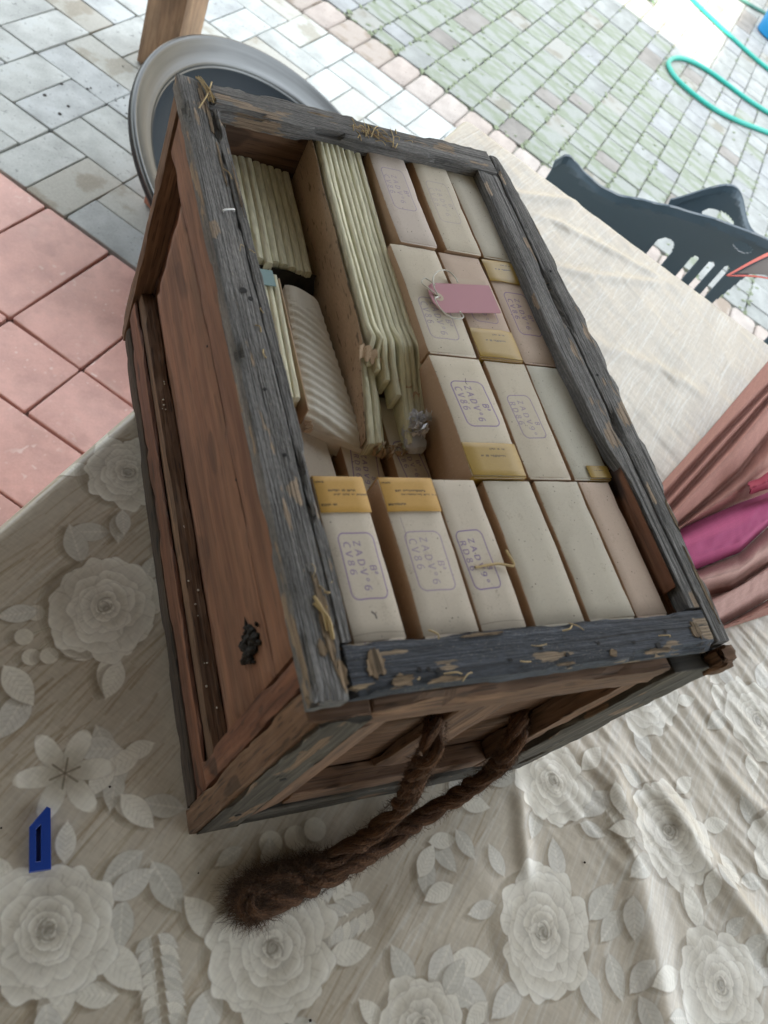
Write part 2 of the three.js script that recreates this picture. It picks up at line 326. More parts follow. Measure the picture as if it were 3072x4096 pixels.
{ // terracotta tiles under the porch
  const tex = dataTex(512, 512, (u, v) => {
    const a = fbm(u * 3, v * 3, 5, 4, 3, 3), b = fbm(u * 14, v * 14, 15, 4, 14, 14), c = noise(u * 200, v * 200, 7, 200, 200), w = smooth(0.62, 0.8, fbm(u * 5, v * 5, 61, 4, 5, 5));
    let col = mixc([0.80, 0.605, 0.56], [0.86, 0.68, 0.64], a).map((q) => q * (0.93 + 0.14 * b) + 0.03 * (c - 0.5));
    col = mixc(col, [0.82, 0.70, 0.66], w * 0.35); const sp = smooth(0.80, 0.90, noise(u * 60, v * 60, 33, 60, 60)) * smooth(0.5, 0.7, fbm(u * 4, v * 4, 37, 3, 4, 4)), dk = smooth(0.58, 0.74, fbm(u * 9, v * 9, 43, 4, 9, 9)); col = mixc(col, [0.55, 0.40, 0.35], dk * 0.14); return mixc(col, [0.92, 0.86, 0.83], sp * 0.6);
  });
  const mats = [1, 0.95, 1.04].map((k) => std({ map: tex, color: rgb(k, k * 0.99, k * 0.98), bumpMap: stoneBump, bumpScale: 0.0006, roughness: 0.5 }));
  part('joint_bed', new THREE.BoxGeometry(6, 0.05, 2.9).translate(-1, -0.035 - 0.004, 1.45 - 1.208), std({ color: rgb(0.16, 0.09, 0.075), roughness: 1 }), tiles);
  const lay = (s0, s1, t0, t1) => {
    const g = stone(s1 - s0 - 0.006, t1 - t0 - 0.006, 0.0025, Math.floor(rnd() * 4)); const m = part('tile', g, mats[Math.floor(rnd() * 3)], tiles); m.position.set((s0 + s1) / 2, rr(-0.001, 0.001), -(t0 + t1) / 2);
  };
  for (let k = -5; k < 4; k++) lay(-0.886 + 0.189 * k, -0.886 + 0.189 * (k + 1), 0.863, 1.206);
  for (let k = -5; k < 4; k++) lay(-0.886 + 0.189 * k, -0.886 + 0.189 * (k + 1), 0.692, 0.863);
  for (let k = -3; k < 3; k++) lay(-0.536 + 0.378 * k, -0.536 + 0.378 * (k + 1), 0.518, 0.692);
  for (let r = 0; r < 8; r++) for (let k = -4; k < 3; k++) lay(-0.79 + 0.378 * k + 0.19 * (r % 2), -0.79 + 0.378 * (k + 1) + 0.19 * (r % 2), 0.518 - 0.174 * (r + 1), 0.518 - 0.174 * r);
}
{ // house behind the camera with its porch roof: what shades the table and the near paving
  const plaster = std({ color: rgb(0.40, 0.34, 0.27), roughness: 0.95 });
  const h = toGround(thing('house', 'plastered house whose porch roof shades the table', 'house'));
  const n = toGround(thing('added_sky_blocker', 'unseen house-shaped block added to cut sky light over the far paving', 'house'));  // unseen block added to cut the sky light beyond the yard
  part('wall', new THREE.BoxGeometry(22, 4.6, 0.4).translate(1, 2.3, -10.6), std({ color: rgb(0.34, 0.32, 0.28), roughness: 0.95 }), n);
  part('roof', new THREE.BoxGeometry(22.6, 0.2, 5).rotateX(0.5).translate(1, 5.6, -12.6), std({ color: rgb(0.25, 0.11, 0.07), roughness: 0.9 }), n);
  part('wall', new THREE.BoxGeometry(9, 3.0, 0.3).translate(-0.5, 1.5, 1.75), plaster, h);
  part('added_upper_floor', new THREE.BoxGeometry(6, 5.2, 3).translate(3.16, 5.6, 3.4), plaster, h);  // unseen block added so its shadow bounds the sunlit paving
  part('porch_roof', new THREE.BoxGeometry(7.2, 0.12, 3.8).translate(-1.4, 2.56, -0.12), std({ map: woodTex(256, 256, { base: hex(0x77706a), dark: hex(0x5c564f), light: hex(0x908a83), streaks: 20, seedZ: 71 }), roughness: 0.8 }), h);
}
{ // timber post of the porch
  const p = thing('porch_post', 'square light brown timber post standing on the grey pavers', 'post', [gx(-1.293, 1.98), 0, gz(-1.293, 1.98)], GROUND_TURN);
  part('shaft', boardUV(softBox(0.12, 2.5, 0.12, 0.004, [2, 8, 2]).translate(0, 1.25, 0), 'y', 0.5, 0.14), M.post, p);
}
// ================================================================== TABLE AND CLOTH
const SEDGE = -0.28, SFAR = 0.86, TEDGE = 1.27, TNEAR = -1.0;
{
  const t = thing('table', 'wooden table hidden under the flowered tablecloth', 'table', [gx(0, 0), 0, gz(0, 0)], GROUND_TURN);
  part('tabletop', boardUV(softBox(1.12, 0.03, 2.25, 0.004, [2, 1, 2]).translate((SEDGE + SFAR) / 2, TABLE - 0.021, -(TEDGE + TNEAR) / 2), 'z'), M.post, t);
  for (const s of [SEDGE + 0.07, SFAR - 0.07]) for (const q of [TEDGE - 0.07, TNEAR + 0.07]) part('leg', boardUV(softBox(0.06, TABLE - 0.037, 0.06, 0.004).translate(s, (TABLE - 0.037) / 2, -q), 'y'), M.post, t);
}
const inCrate = (s, t) => { const x = gx(s, t), z = gz(s, t); return Math.max(-x, x - 0.325, z - 0.0, -0.535 - z); };   // distance outside the crate's footprint
const FOLDS = [   // ridges of the creased cloth: points (s, t), height, width
  [[[0.31, 0.33], [0.352, 0.25], [0.39, 0.19], [0.425, 0.13], [0.50, 0.0]], 0.013, 0.021],
  [[[0.232, 0.225], [0.262, 0.166], [0.283, 0.125]], 0.006, 0.008],
  [[[0.37, 0.315], [0.45, 0.265], [0.56, 0.22], [0.66, 0.19]], 0.010, 0.014],
  [[[0.44, 0.375], [0.53, 0.355], [0.62, 0.33]], 0.006, 0.012],
  [[[0.50, 0.10], [0.57, 0.04]], 0.006, 0.018],
  [[[0.16, 0.02], [0.24, 0.10], [0.28, 0.10]], 0.004, 0.02],
  [[[-0.02, 1.29], [-0.13, 1.16], [-0.21, 1.08]], 0.007, 0.010],
  [[[-0.10, 1.13], [-0.04, 1.166], [0.09, 1.21], [0.2, 1.235]], 0.006, 0.011],
  [[[-0.02, 1.03], [0.04, 1.075], [0.15, 1.19], [0.2, 1.25]], 0.006, 0.010],
  [[[0.10, 0.92], [0.22, 0.98], [0.34, 1.0]], 0.004, 0.014],
  [[[0.05, 0.80], [0.20, 0.84]], 0.003, 0.012],
];
function segDist(px, py, l) {
  let best = 9, side = 0, along = 0, total = 0; const lens = [];
  for (let i = 0; i + 1 < l.length; i++) { lens.push(total); total += Math.hypot(l[i + 1][0] - l[i][0], l[i + 1][1] - l[i][1]); }
  for (let i = 0; i + 1 < l.length; i++) {
    const dx = l[i + 1][0] - l[i][0], dy = l[i + 1][1] - l[i][1], L = Math.hypot(dx, dy), k = clamp(((px - l[i][0]) * dx + (py - l[i][1]) * dy) / (L * L));
    const d = Math.hypot(px - l[i][0] - k * dx, py - l[i][1] - k * dy);
    if (d < best) { best = d; side = Math.sign((px - l[i][0]) * dy - (py - l[i][1]) * dx); along = (lens[i] + k * L) / total; }
  }
  return [best, side, along];
}
function clothHeight(s, t) {
  let y = 0;
  for (const [l, h, w] of FOLDS) { const [d, , k] = segDist(s, t, l); if (d < w * 3) y += 0.72 * h * Math.exp(-(d * d) / (w * w)) * smooth(0, 0.18, k) * smooth(1, 0.8, k) ; }
  const u = s * 0.93 - t * 0.36, v = s * 0.36 + t * 0.93;                    // fine creases right of the crate
  const m = smooth(0.10, 0.3, s) * smooth(0.95, 0.5, t) * smooth(0.12, 0.28, t);
  y += m * 0.0066 * (fbm(u * 15, v * 90, 5.5, 3) - 0.35);
  y += 0.0022 * (fbm(s * 22, t * 16, 9.5, 3) - 0.4) + smooth(0.4, 0.8, t) * 0.0042 * (fbm(u * 12, v * 40, 3.5, 3) - 0.35);
  return Math.max(0, y) * smooth(0.0, 0.035, inCrate(s, t));
}
{ // the printed design, drawn flat in the cloth's own plane: 1200 pixels a metre
  const A0 = -0.5, B1 = 1.35, K = 1200, c = document.createElement('canvas'); c.width = 1680; c.height = 2040;
  const x = c.getContext('2d'), P = (s, t) => [(s - A0) * K, (B1 - t) * K];
  x.fillStyle = '#beb5a6'; x.fillRect(0, 0, c.width, c.height);
  for (let k = 0; k < 7600; k++) {                       // streaked ground of the print, paler toward far right to paint in the daylight
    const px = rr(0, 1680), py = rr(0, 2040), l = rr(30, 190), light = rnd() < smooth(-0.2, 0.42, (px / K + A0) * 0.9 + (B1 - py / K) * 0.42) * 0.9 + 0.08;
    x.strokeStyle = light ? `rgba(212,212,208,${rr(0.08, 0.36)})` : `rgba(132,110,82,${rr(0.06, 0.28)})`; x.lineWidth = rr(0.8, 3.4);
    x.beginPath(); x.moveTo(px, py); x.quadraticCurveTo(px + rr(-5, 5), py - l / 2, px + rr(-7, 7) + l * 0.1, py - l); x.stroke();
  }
  const TONE = { edge: '#e9e6dc', mid: '#d6d1c4', deep: '#aaa292', line: 'rgba(112,104,92,0.10)' };
  function petal(cx, cy, ang, len, wid, wob) {           // an outline and a two-tone fill, as printed
    const n = 16, pts = [], w1 = rr(0, 6), w2 = rr(0, 6);
    for (let i = 0; i <= n; i++) {
      const f = i / n * Math.PI * 2, rad = 1 + wob * (Math.sin(f * 3 + w1) * 0.6 + Math.sin(f * 5 + w2) * 0.4), a = Math.cos(f) * len * rad * 0.5 + len * 0.5, b = Math.sin(f) * wid * rad * 0.5;
      pts.push([cx + Math.cos(ang) * a - Math.sin(ang) * b, cy + Math.sin(ang) * a + Math.cos(ang) * b]);
    }
    x.beginPath(); pts.forEach((q, i) => (i ? x.lineTo(...q) : x.moveTo(...q))); x.closePath();
  }
  function fillPetal(cx, cy, ang, len) {
    const g = x.createRadialGradient(cx, cy, len * 0.12, cx, cy, len * 1.05);
    g.addColorStop(0, TONE.deep); g.addColorStop(0.55, TONE.mid); g.addColorStop(0.93, TONE.edge); g.addColorStop(1, TONE.mid);
    x.fillStyle = g; x.fill(); x.strokeStyle = TONE.line; x.lineWidth = 1.6; x.stroke();
  }
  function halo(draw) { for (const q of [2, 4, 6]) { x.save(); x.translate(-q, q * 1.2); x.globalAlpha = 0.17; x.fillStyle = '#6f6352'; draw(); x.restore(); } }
  function rose(s, t, r) {
    const n0 = 4 + Math.floor(rnd() * 4), a0 = rr(0, 6.28); for (let k = 0; k < n0; k++) { const a = a0 + k / n0 * 6.283 + rr(-0.3, 0.3), q = r * rr(1.2, 1.5); leaf(s + Math.cos(a) * q, t + Math.sin(a) * q, rr(0.012, 0.02), -a + rr(-0.5, 0.5)); }
    const [cx, cy] = P(s, t); r *= K * 1.1; const rot = rr(0, 6);
    halo(() => { x.beginPath(); x.arc(cx, cy, r * 0.94, 0, 7); x.fill(); });
    const vary = () => rr(-0.05, 0.05), rings = [[1.0, 6 + Math.floor(rnd() * 3), 1.45], [0.86 + vary(), 5 + Math.floor(rnd() * 2), 1.6], [0.70 + vary(), 5, 1.5], [0.54 + vary(), 4 + Math.floor(rnd() * 2), 1.6], [0.40 + vary(), 4, 1.5], [0.28 + vary() * 0.5, 3, 1.6], [0.17, 3, 1.3]];
    const sq = rr(0.86, 1), sqa = rr(0, 3.14);
    rings.forEach(([R0, n, over], k) => { const order = Array.from({ length: n }, (_, i) => i).sort(() => rnd() - 0.5); for (const i of order) {
      const a = rot + k * 0.8 + (i + rr(-0.22, 0.22)) / n * 6.283, w = 3.1416 / n * over, R = R0 * r * rr(0.92, 1.06), ox = cx + rr(-0.03, 0.03) * r, oy = cy + rr(-0.03, 0.03) * r, w1 = rr(0, 6), skew = rr(-0.25, 0.25), pts = [];
      for (let q = 0; q <= 22; q++) { const f = q / 11 - 1, env = Math.pow(1 - Math.pow(Math.abs(f), 3.4), 0.5), rad = R * (0.34 + (0.66 + 0.05 * Math.sin(f * 5 + w1) + 0.025 * Math.sin(f * 11 + w1 * 2)) * env), an = a + f * w + skew * w * env * 0.3; const ux = Math.cos(an) * rad, uy = Math.sin(an) * rad, uu = (ux * Math.cos(sqa) + uy * Math.sin(sqa)) * (sq - 1); pts.push([ox + ux + uu * Math.cos(sqa), oy + uy + uu * Math.sin(sqa)]); }
      x.beginPath(); pts.forEach((q, j) => (j ? x.lineTo(...q) : x.moveTo(...q))); x.closePath();
      const gx0 = ox + Math.cos(a) * R * 0.12, gy0 = oy + Math.sin(a) * R * 0.12, g = x.createRadialGradient(gx0, gy0, R * 0.30, gx0, gy0, R * 0.93), tone = rnd();
      g.addColorStop(0, tone < 0.5 ? '#a5a095' : '#b3aea4'); g.addColorStop(0.5, tone < 0.5 ? '#cfcabf' : '#c8c2b5'); g.addColorStop(0.84, '#dedacf'); g.addColorStop(0.95, '#e8e5dc'); g.addColorStop(1, '#d0cdc4');
      x.fillStyle = g; x.fill(); x.strokeStyle = TONE.line; x.lineWidth = 1.3; x.stroke();
      for (let q = 0; q < 5; q++) { const f = rr(-0.7, 0.7), an = a + f * w, r0 = R * rr(0.5, 0.7), r1 = R * rr(0.75, 0.9); x.strokeStyle = `rgba(140,130,113,${rr(0.08, 0.24)})`; x.lineWidth = rr(0.8, 1.6); x.beginPath(); x.moveTo(ox + Math.cos(an) * r0, oy + Math.sin(an) * r0); x.quadraticCurveTo(ox + Math.cos(an + 0.05) * (r0 + r1) / 2, oy + Math.sin(an + 0.05) * (r0 + r1) / 2, ox + Math.cos(an + 0.02) * r1, oy + Math.sin(an + 0.02) * r1); x.stroke(); }
    } });
    for (let q = 0; q < 4; q++) { const an = rot + q * 1.9 + rr(-0.5, 0.5), R = r * (0.05 + q * 0.035), ox = cx + rr(-0.03, 0.03) * r, oy = cy + rr(-0.03, 0.03) * r; x.beginPath(); x.ellipse(ox, oy, R, R * rr(0.6, 1), an, 0, rr(2.2, 3.8)); x.strokeStyle = 'rgba(112,104,92,0.4)'; x.lineWidth = rr(1.2, 2.4); x.stroke(); }
  }
  function leaf(s, t, r, ang) {
    const [cx, cy] = P(s, t), l = r * K * 1.15, w = l * 0.82;
    const shape = () => { x.beginPath(); x.moveTo(cx - Math.cos(ang) * l, cy - Math.sin(ang) * l);
      for (const sg of [1, -1]) x.quadraticCurveTo(cx - Math.sin(ang) * w * 1.25 * sg - Math.cos(ang) * l * 0.15, cy + Math.cos(ang) * w * 1.25 * sg - Math.sin(ang) * l * 0.15, cx + Math.cos(ang) * l * sg, cy + Math.sin(ang) * l * sg); x.closePath(); };
    halo(() => { shape(); x.fill(); }); shape(); x.fillStyle = ['#d2cfc7', '#dedacf', '#c8c5bc'][Math.floor(rnd() * 3)]; x.fill(); x.strokeStyle = TONE.line; x.lineWidth = 1.2; x.stroke();
    x.strokeStyle = 'rgba(232,228,218,0.4)'; x.lineWidth = 2; x.beginPath(); x.moveTo(cx - Math.cos(ang) * l, cy - Math.sin(ang) * l); x.lineTo(cx + Math.cos(ang) * l, cy + Math.sin(ang) * l); x.stroke();
    for (let k = -3; k < 4; k++) for (const sg of [1, -1]) { const bx = cx + Math.cos(ang) * l * k * 0.23, by = cy + Math.sin(ang) * l * k * 0.23; x.strokeStyle = 'rgba(140,130,112,0.14)'; x.lineWidth = 1; x.beginPath(); x.moveTo(bx, by); x.lineTo(bx + Math.cos(ang + sg * 0.9) * w * 0.5, by + Math.sin(ang + sg * 0.9) * w * 0.5); x.stroke(); }
  }
  function berry(s, t, r) { const [cx, cy] = P(s, t); halo(() => { x.beginPath(); x.arc(cx, cy, r * K, 0, 7); x.fill(); }); x.beginPath(); x.arc(cx, cy, r * K, 0, 7); x.fillStyle = '#d8d3c6'; x.fill(); x.strokeStyle = TONE.line; x.lineWidth = 1; x.stroke(); }
  function stem(...l) { x.strokeStyle = '#c2bcab'; x.lineWidth = 3.4; x.lineCap = 'round'; x.beginPath(); l.forEach((q, i) => (i ? x.lineTo(...P(...q)) : x.moveTo(...P(...q)))); x.stroke(); x.strokeStyle = 'rgba(112,102,86,0.35)'; x.lineWidth = 1; x.stroke(); }
  function lily(s, t, r) { const [cx, cy] = P(s, t); for (let i = 0; i < 6; i++) { const a = 0.3 + i * 1.047, l = r * K; petal(cx + Math.cos(a) * 4, cy + Math.sin(a) * 4, a, l, l * 0.5, 0.05); fillPetal(cx, cy, a, l); } for (let i = 0; i < 6; i++) { const a = i * 1.05; x.strokeStyle = 'rgba(110,100,84,0.7)'; x.lineWidth = 1.6; x.beginPath(); x.moveTo(cx, cy); x.lineTo(cx + Math.cos(a) * 14, cy + Math.sin(a) * 14); x.stroke(); } }
  function sprig(s, t, r, ang) { for (let k = 0; k < 9; k++) { const q = (k / 8 - 0.5) * 2; for (const sg of [1, -1]) leaf(s + Math.cos(ang) * r * q + Math.cos(ang + 1.57) * sg * r * 0.3, t - Math.sin(ang) * r * q - Math.sin(ang + 1.57) * sg * r * 0.3, r * 0.26, ang + sg * 0.8); } }
  stem([-0.173, 0.115], [-0.205, 0.055]); stem([-0.19, 0.08], [-0.215, 0.075]); stem([-0.185, 0.075], [-0.19, 0.045]);
  for (const [s, t] of [[-0.213, 0.075], [-0.206, 0.053], [-0.19, 0.043], [-0.18, 0.052]]) berry(s, t, 0.0075);
  for (const [s, t, r, a] of [[-0.231, 0.164, 0.017, 2.4], [-0.214, 0.185, 0.014, 0.9], [-0.133, 0.068, 0.017, 1.1], [-0.161, 0.07, 0.013, 2.3], [-0.031, -0.046, 0.016, 1.9], [0.005, -0.04, 0.019, 0.4], [-0.008, -0.078, 0.016, 1.0], [0.004, -0.121, 0.014, 2.6], [-0.016, -0.137, 0.02, 1.3], [-0.033, 0.006, 0.016, 2.7], [0.19, 0.082, 0.016, 1.2], [0.199, 0.106, 0.015, 0.4], [0.206, 0.075, 0.014, 2.2], [0.253, 0.041, 0.02, 2.5], [0.232, 0.025, 0.018, 1.6], [0.27, 0.02, 0.018, 0.5], [0.374, 0.143, 0.017, 1.9], [0.391, 0.16, 0.017, 1.2], [0.39, 0.105, 0.017, 0.9], [0.413, 0.118, 0.017, 1.9], [0.43, 0.09, 0.017, 0.7], [-0.169, -0.001, 0.019, 1.4], [-0.182, 0.019, 0.018, 0.3], [0.13, 0.03, 0.016, 0.8], [0.034, 0.003, 0.011, 2.0], [0.47, 0.24, 0.016, 1.5], [0.49, 0.27, 0.016, 0.6], [0.53, 0.21, 0.018, 2.1], [-0.10, 0.02, 0.014, 0.5], [-0.075, 0.03, 0.013, 2.1]]) leaf(s, t, r, a);
  sprig(0.042, -0.097, 0.03, 0.8); sprig(0.135, 0.005, 0.03, 2.2); sprig(0.36, 0.235, 0.022, 0.6); sprig(0.565, 0.24, 0.028, 1.4);
  for (const [s, t] of [[0.074, 0.045], [0.058, 0.03], [0.43, 0.06], [0.085, 0.06]]) berry(s, t, 0.010);
  for (let k = 0; k < 46; k++) { const s = rr(-0.3, 0.8), t = rr(-0.25, 0.62), a = rr(0, 6.28); leaf(s, t, rr(0.012, 0.02), a); if (rnd() < 0.7) leaf(s + rr(0.02, 0.03) * Math.cos(a + 1), t + rr(0.02, 0.03) * Math.sin(a + 1), rr(0.012, 0.018), a + 1.1); if (rnd() < 0.4) leaf(s + 0.025 * Math.cos(a - 1.2), t + 0.025 * Math.sin(a - 1.2), rr(0.011, 0.017), a - 0.9); }
  for (const [s, t, r] of [[-0.173, 0.115, 0.047], [-0.049, -0.105, 0.043], [0.1, -0.034, 0.049], [0.311, 0.102, 0.051], [0.275, 0.234, 0.04], [0.412, 0.266, 0.05], [0.499, 0.157, 0.049], [-0.246, 0.241, 0.04], [0.236, -0.02, 0.036], [0.56, 0.33, 0.05], [0.34, 0.40, 0.05], [0.5, 0.47, 0.05], [0.63, 0.14, 0.05], [-0.1, -0.23, 0.045], [0.1, -0.2, 0.045], [-0.30, 0.40, 0.045], [0.17, 0.42, 0.045]]) rose(s, t, r);
  lily(-0.109, -0.015, 0.034);
  const im = x.getImageData(0, 0, c.width, c.height), d = im.data;   // weave
  for (let j = 0; j < c.height; j++) for (let i = 0; i < c.width; i++) {
    const k = (j * c.width + i) * 4, a = (noise(i * 0.6, j * 0.12, 3) - 0.5) * 11 + (noise(i * 0.12, j * 0.6, 4) - 0.5) * 9 + (noise(i * 0.03, j * 0.008, 6) - 0.5) * 14;
    d[k] += a; d[k + 1] += a; d[k + 2] += a * 0.95;
  }
  x.putImageData(im, 0, 0);
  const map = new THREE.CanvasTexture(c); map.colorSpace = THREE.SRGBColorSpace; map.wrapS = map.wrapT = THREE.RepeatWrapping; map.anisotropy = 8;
  const weave = dataTex(256, 256, (u, v) => g3(0.5 + 0.25 * Math.sin(u * 6.283 * 32) + 0.25 * Math.sin(v * 6.283 * 32) + 0.5 * (fbm(u * 16, v * 16, 2, 3, 16, 16) - 0.5)), false);
  weave.repeat.set(1.4 / 0.07, 1.7 / 0.07);
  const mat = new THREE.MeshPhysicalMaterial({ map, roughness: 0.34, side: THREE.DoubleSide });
  // mesh in unfolded cloth coordinates; what lies beyond the table's edge hangs down
  const a0 = SEDGE - 0.2, a1 = SFAR + 0.2, b0 = TNEAR - 0.15, b1 = TEDGE + 0.2, pos = [], uv = [], idx = [];
  const line = (lo, hi, f0, f1) => { const l = []; let q = lo; while (q < hi) { l.push(q); q += q > f0 && q < f1 ? 0.0042 : 0.016; } l.push(hi); return l; };
  const As = line(a0, a1, -0.32, 0.66), Bs = line(b0, b1, -0.22, 1.33);
  for (const a of As) for (const b of Bs) {
    const s = clamp(a, SEDGE, SFAR), t = clamp(b, TNEAR, TEDGE), ea = Math.abs(a - s), eb = Math.abs(b - t), e = Math.hypot(ea, eb), r = 0.012;
    let y = clothHeight(s, t) * smooth(0.0, 0.02, Math.min(s - SEDGE + 0.012, TEDGE - t + 0.02)), os = 0, ot = 0;
    if (e > 0) {
      const q = Math.min(1.5708, e / r), out = r * Math.sin(q), down = r * (1 - Math.cos(q)) + Math.max(0, e - 1.5708 * r), w = 0.012 * Math.sin((ea > eb ? b : a) * 26 + 1) * smooth(0, 0.15, down) + 0.004 * smooth(0, 0.1, down);
      os = (a - s) / e * (out + w); ot = (b - t) / e * (out + w); y -= down;
    }
    pos.push(s + os, y, -(t + ot)); uv.push((a - A0) / 1.4, (b + 0.35) / 1.7);
  }
  const n = Bs.length;
  for (let i = 0; i + 1 < As.length; i++) for (let j = 0; j + 1 < n; j++) { const q = i * n + j; idx.push(q, q + n, q + 1, q + 1, q + n, q + n + 1); }
  const g = new THREE.BufferGeometry(); g.setAttribute('position', new THREE.Float32BufferAttribute(pos, 3)); g.setAttribute('uv', new THREE.Float32BufferAttribute(uv, 2)); g.setIndex(idx); g.computeVertexNormals();
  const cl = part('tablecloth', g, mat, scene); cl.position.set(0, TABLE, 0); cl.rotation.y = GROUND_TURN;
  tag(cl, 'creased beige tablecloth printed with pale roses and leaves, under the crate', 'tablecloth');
}
// ================================================================== THE CRATE (its frame: x across, z towards the viewer, y up from the table)
const CY = TABLE + 0.0015, CH = 0.2985;
const crate = thing('wooden_crate', 'old open wooden crate with worn grey rim and rope handle, full of small boxes', 'crate', [0, CY, 0]);
{
  const B = (name, lo, hi, axis, mat, o, label) => part(name, board(lo, hi, axis, o), mat, crate, label);
  B('floor_board', [0.012, 0, -0.52], [0.31, 0.012, -0.02], 'z', M.brown);
  // left side
  B('side_panel', [0.0192, 0.0, -0.5243], [0.0245, 0.284, -0.02], 'z', M.red, { rough: 0.0003 });
  B('side_board', [0.0005, 0.136, -0.446], [0.0190, 0.2398, -0.0415], 'z', M.red, { chip: 0.0008, rough: 0.0003 });
  B('side_board', [0.0003, 0.2401, -0.511], [0.0190, 0.2838, -0.0415], 'z', M.red, { chip: 0.0006, rough: 0.0003 });
  B('bottom_rail', [-0.0005, 0.0265, -0.5115], [0.0040, 0.062, -0.0205], 'z', M.redBright, { chip: 0.0012 });
  B('ledge', [0.0042, 0.0265, -0.5115], [0.0190, 0.0745, -0.0205], 'z', M.brown, { chip: 0.0008, rough: 0.0003 }, 'dusty ledge along the bottom of the side');
  B('skid', [-0.0015, 0.0, -0.5115], [0.0190, 0.0262, -0.0205], 'z', M.dirt, { chip: 0.0008 });
  B('corner_batten', [-0.002, 0.0620, -0.0412], [0.0190, 0.2838, -0.0205], 'y', M.redBright, { chip: 0.001, su: 0.3 });
  B('corner_batten', [-0.002, 0.0, -0.531], [0.0190, 0.2838, -0.5118], 'y', M.brown, { chip: 0.0008, rough: 0.0003 });
  B('end_board', [-0.003, 0.0, -0.020], [0.0355, 0.2836, -0.0002], 'y', M.brown, { chip: 0.0009, rough: 0.0005 });
  // near end: a frame round two recessed bays with a batten between them
  B('end_stile', [0.002, 0.004, -0.0001], [0.0360, 0.2836, 0.0009], 'y', M.tarDark, { chip: 0.0012, rough: 0.0006 });
  { // slanting inner edge of the frame
    const bevel = (pts, name, mat) => { const s = new THREE.Shape(pts.map((q) => new THREE.Vector2(...q))); return s; };
    const s = new THREE.Shape([[0.0362, -0.022], [0.064, -0.022], [0.064, -0.0062], [0.0362, 0.0004]].map((q) => new THREE.Vector2(...q)));
    let g = new THREE.ExtrudeGeometry(s, { depth: 0.245, bevelEnabled: false, steps: 30 }).rotateX(-Math.PI / 2).scale(1, 1, -1);
    g = new THREE.ExtrudeGeometry(s, { depth: 0.222, bevelEnabled: false, steps: 1 }); g.rotateX(-Math.PI / 2); g.scale(1, 1, -1); g.translate(0, 0.036, 0);
    const id = g.index; g = toCreasedNormals(flip(g), 0.4); boardUV(g, 'y');
    part('bevelled_edge', g, M.brown, crate);
  }
  B('top_rail', [0.0362, 0.257, -0.022], [0.267, 0.2838, -0.0018], 'x', M.brown, { chip: 0.0018, rough: 0.0008 });
  B('end_stile', [0.2672, 0.0, -0.020], [0.303, 0.2836, 0.0012], 'y', M.tarDark, { chip: 0.0015 });
  B('inner_edge', [0.2495, 0.036, -0.022], [0.2669, 0.2568, -0.0035], 'y', M.brown, { chip: 0.001 });
  B('bottom_rail', [0.0362, 0.0, -0.020], [0.267, 0.0356, -0.0005], 'x', M.tarDark, { chip: 0.0015 });
  B('bottom_rail_edge', [0.0642, 0.0359, -0.022], [0.2492, 0.061, -0.004], 'x', M.brown, { chip: 0.001 });
  B('middle_batten', [0.137, 0.0612, -0.0222], [0.181, 0.2566, -0.0135], 'y', M.brown, { chip: 0.001 }, 'greyish upright batten between the rope holes');
  B('end_panel', [0.025, 0.012, -0.0395], [0.2855, 0.2838, -0.0225], 'x', M.brown);
  // far end and right side
  B('far_panel', [0.025, 0.012, -0.524], [0.2855, 0.2838, -0.5095], 'x', M.brown);
  B('far_batten', [0.012, 0.0, -0.533], [0.31, 0.06, -0.5245], 'x', M.tarDark); B('far_batten', [0.012, 0.22, -0.533], [0.31, 0.2836, -0.5245], 'x', M.tarDark);
  B('corner_post', [0.0245, 0.06, -0.5090], [0.036, 0.2836, -0.4975], 'y', M.tarDark);
  B('right_panel', [0.2905, 0.0, -0.524], [0.303, 0.2838, -0.0205], 'z', M.orange);
  B('right_strip', [0.2880, 0.12, -0.165], [0.2904, 0.2964, -0.056], 'z', M.orange, { chip: 0.0008, step: 0.006 }, 'bare orange brown wood inside the right side');
  B('corner_post', [0.2785, 0.10, -0.0555], [0.2903, 0.279, -0.0405], 'y', M.tarDark);
  for (const [a, b] of [[-0.53, -0.485], [-0.045, 0.0]]) B('corner_batten', [0.3035, 0.0, a], [0.325, 0.2836, b], 'y', M.tarDark, { chip: 0.002 });
  B('right_rail', [0.3035, 0.0, -0.484], [0.325, 0.055, -0.046], 'z', M.tarDark); B('right_rail', [0.3035, 0.23, -0.484], [0.325, 0.2836, -0.046], 'z', M.tarDark);
  // worn painted rim: two boards along each side, one across each end
  const rim = { chip: 0.0017, rough: 0.0003, step: 0.0048, r: 0.0006, su: 0.36, sv: 0.075 };
  const bulge = (k) => (v, cx, cy, cz) => { v.x += k * Math.sin(Math.PI * clamp(-(v.z + cz) / 0.53)) ; };
  B('rim_rail', [-0.0045, 0.2842, -0.531], [0.0192, CH, -0.006], 'z', M.paint, rim);
  B('rim_lip', [0.0198, 0.2845, -0.497], [0.0275, CH - 0.0008, -0.038], 'z', M.paint, rim);
  B('rim_rail', [0.3022, 0.2842, -0.528], [0.3145, CH, -0.012], 'z', M.paint, { ...rim, move: (v, cx, cy, cz) => { if (v.x > 0) v.x += 0.0125 * Math.sin(Math.PI * clamp(-(v.z + cz) / 0.53)); else v.x += 0.001; } });
  B('rim_lip', [0.2815, 0.2845, -0.499], [0.3017, CH - 0.0006, -0.039], 'z', M.paint, { ...rim, chip: 0.001, move: (v, cx, cy, cz) => { if (v.x < 0) { const z = v.z + cz; v.x += -0.003 * smooth(-0.19, -0.28, z) + 0.0108 * smooth(-0.20, -0.13, z); } } });
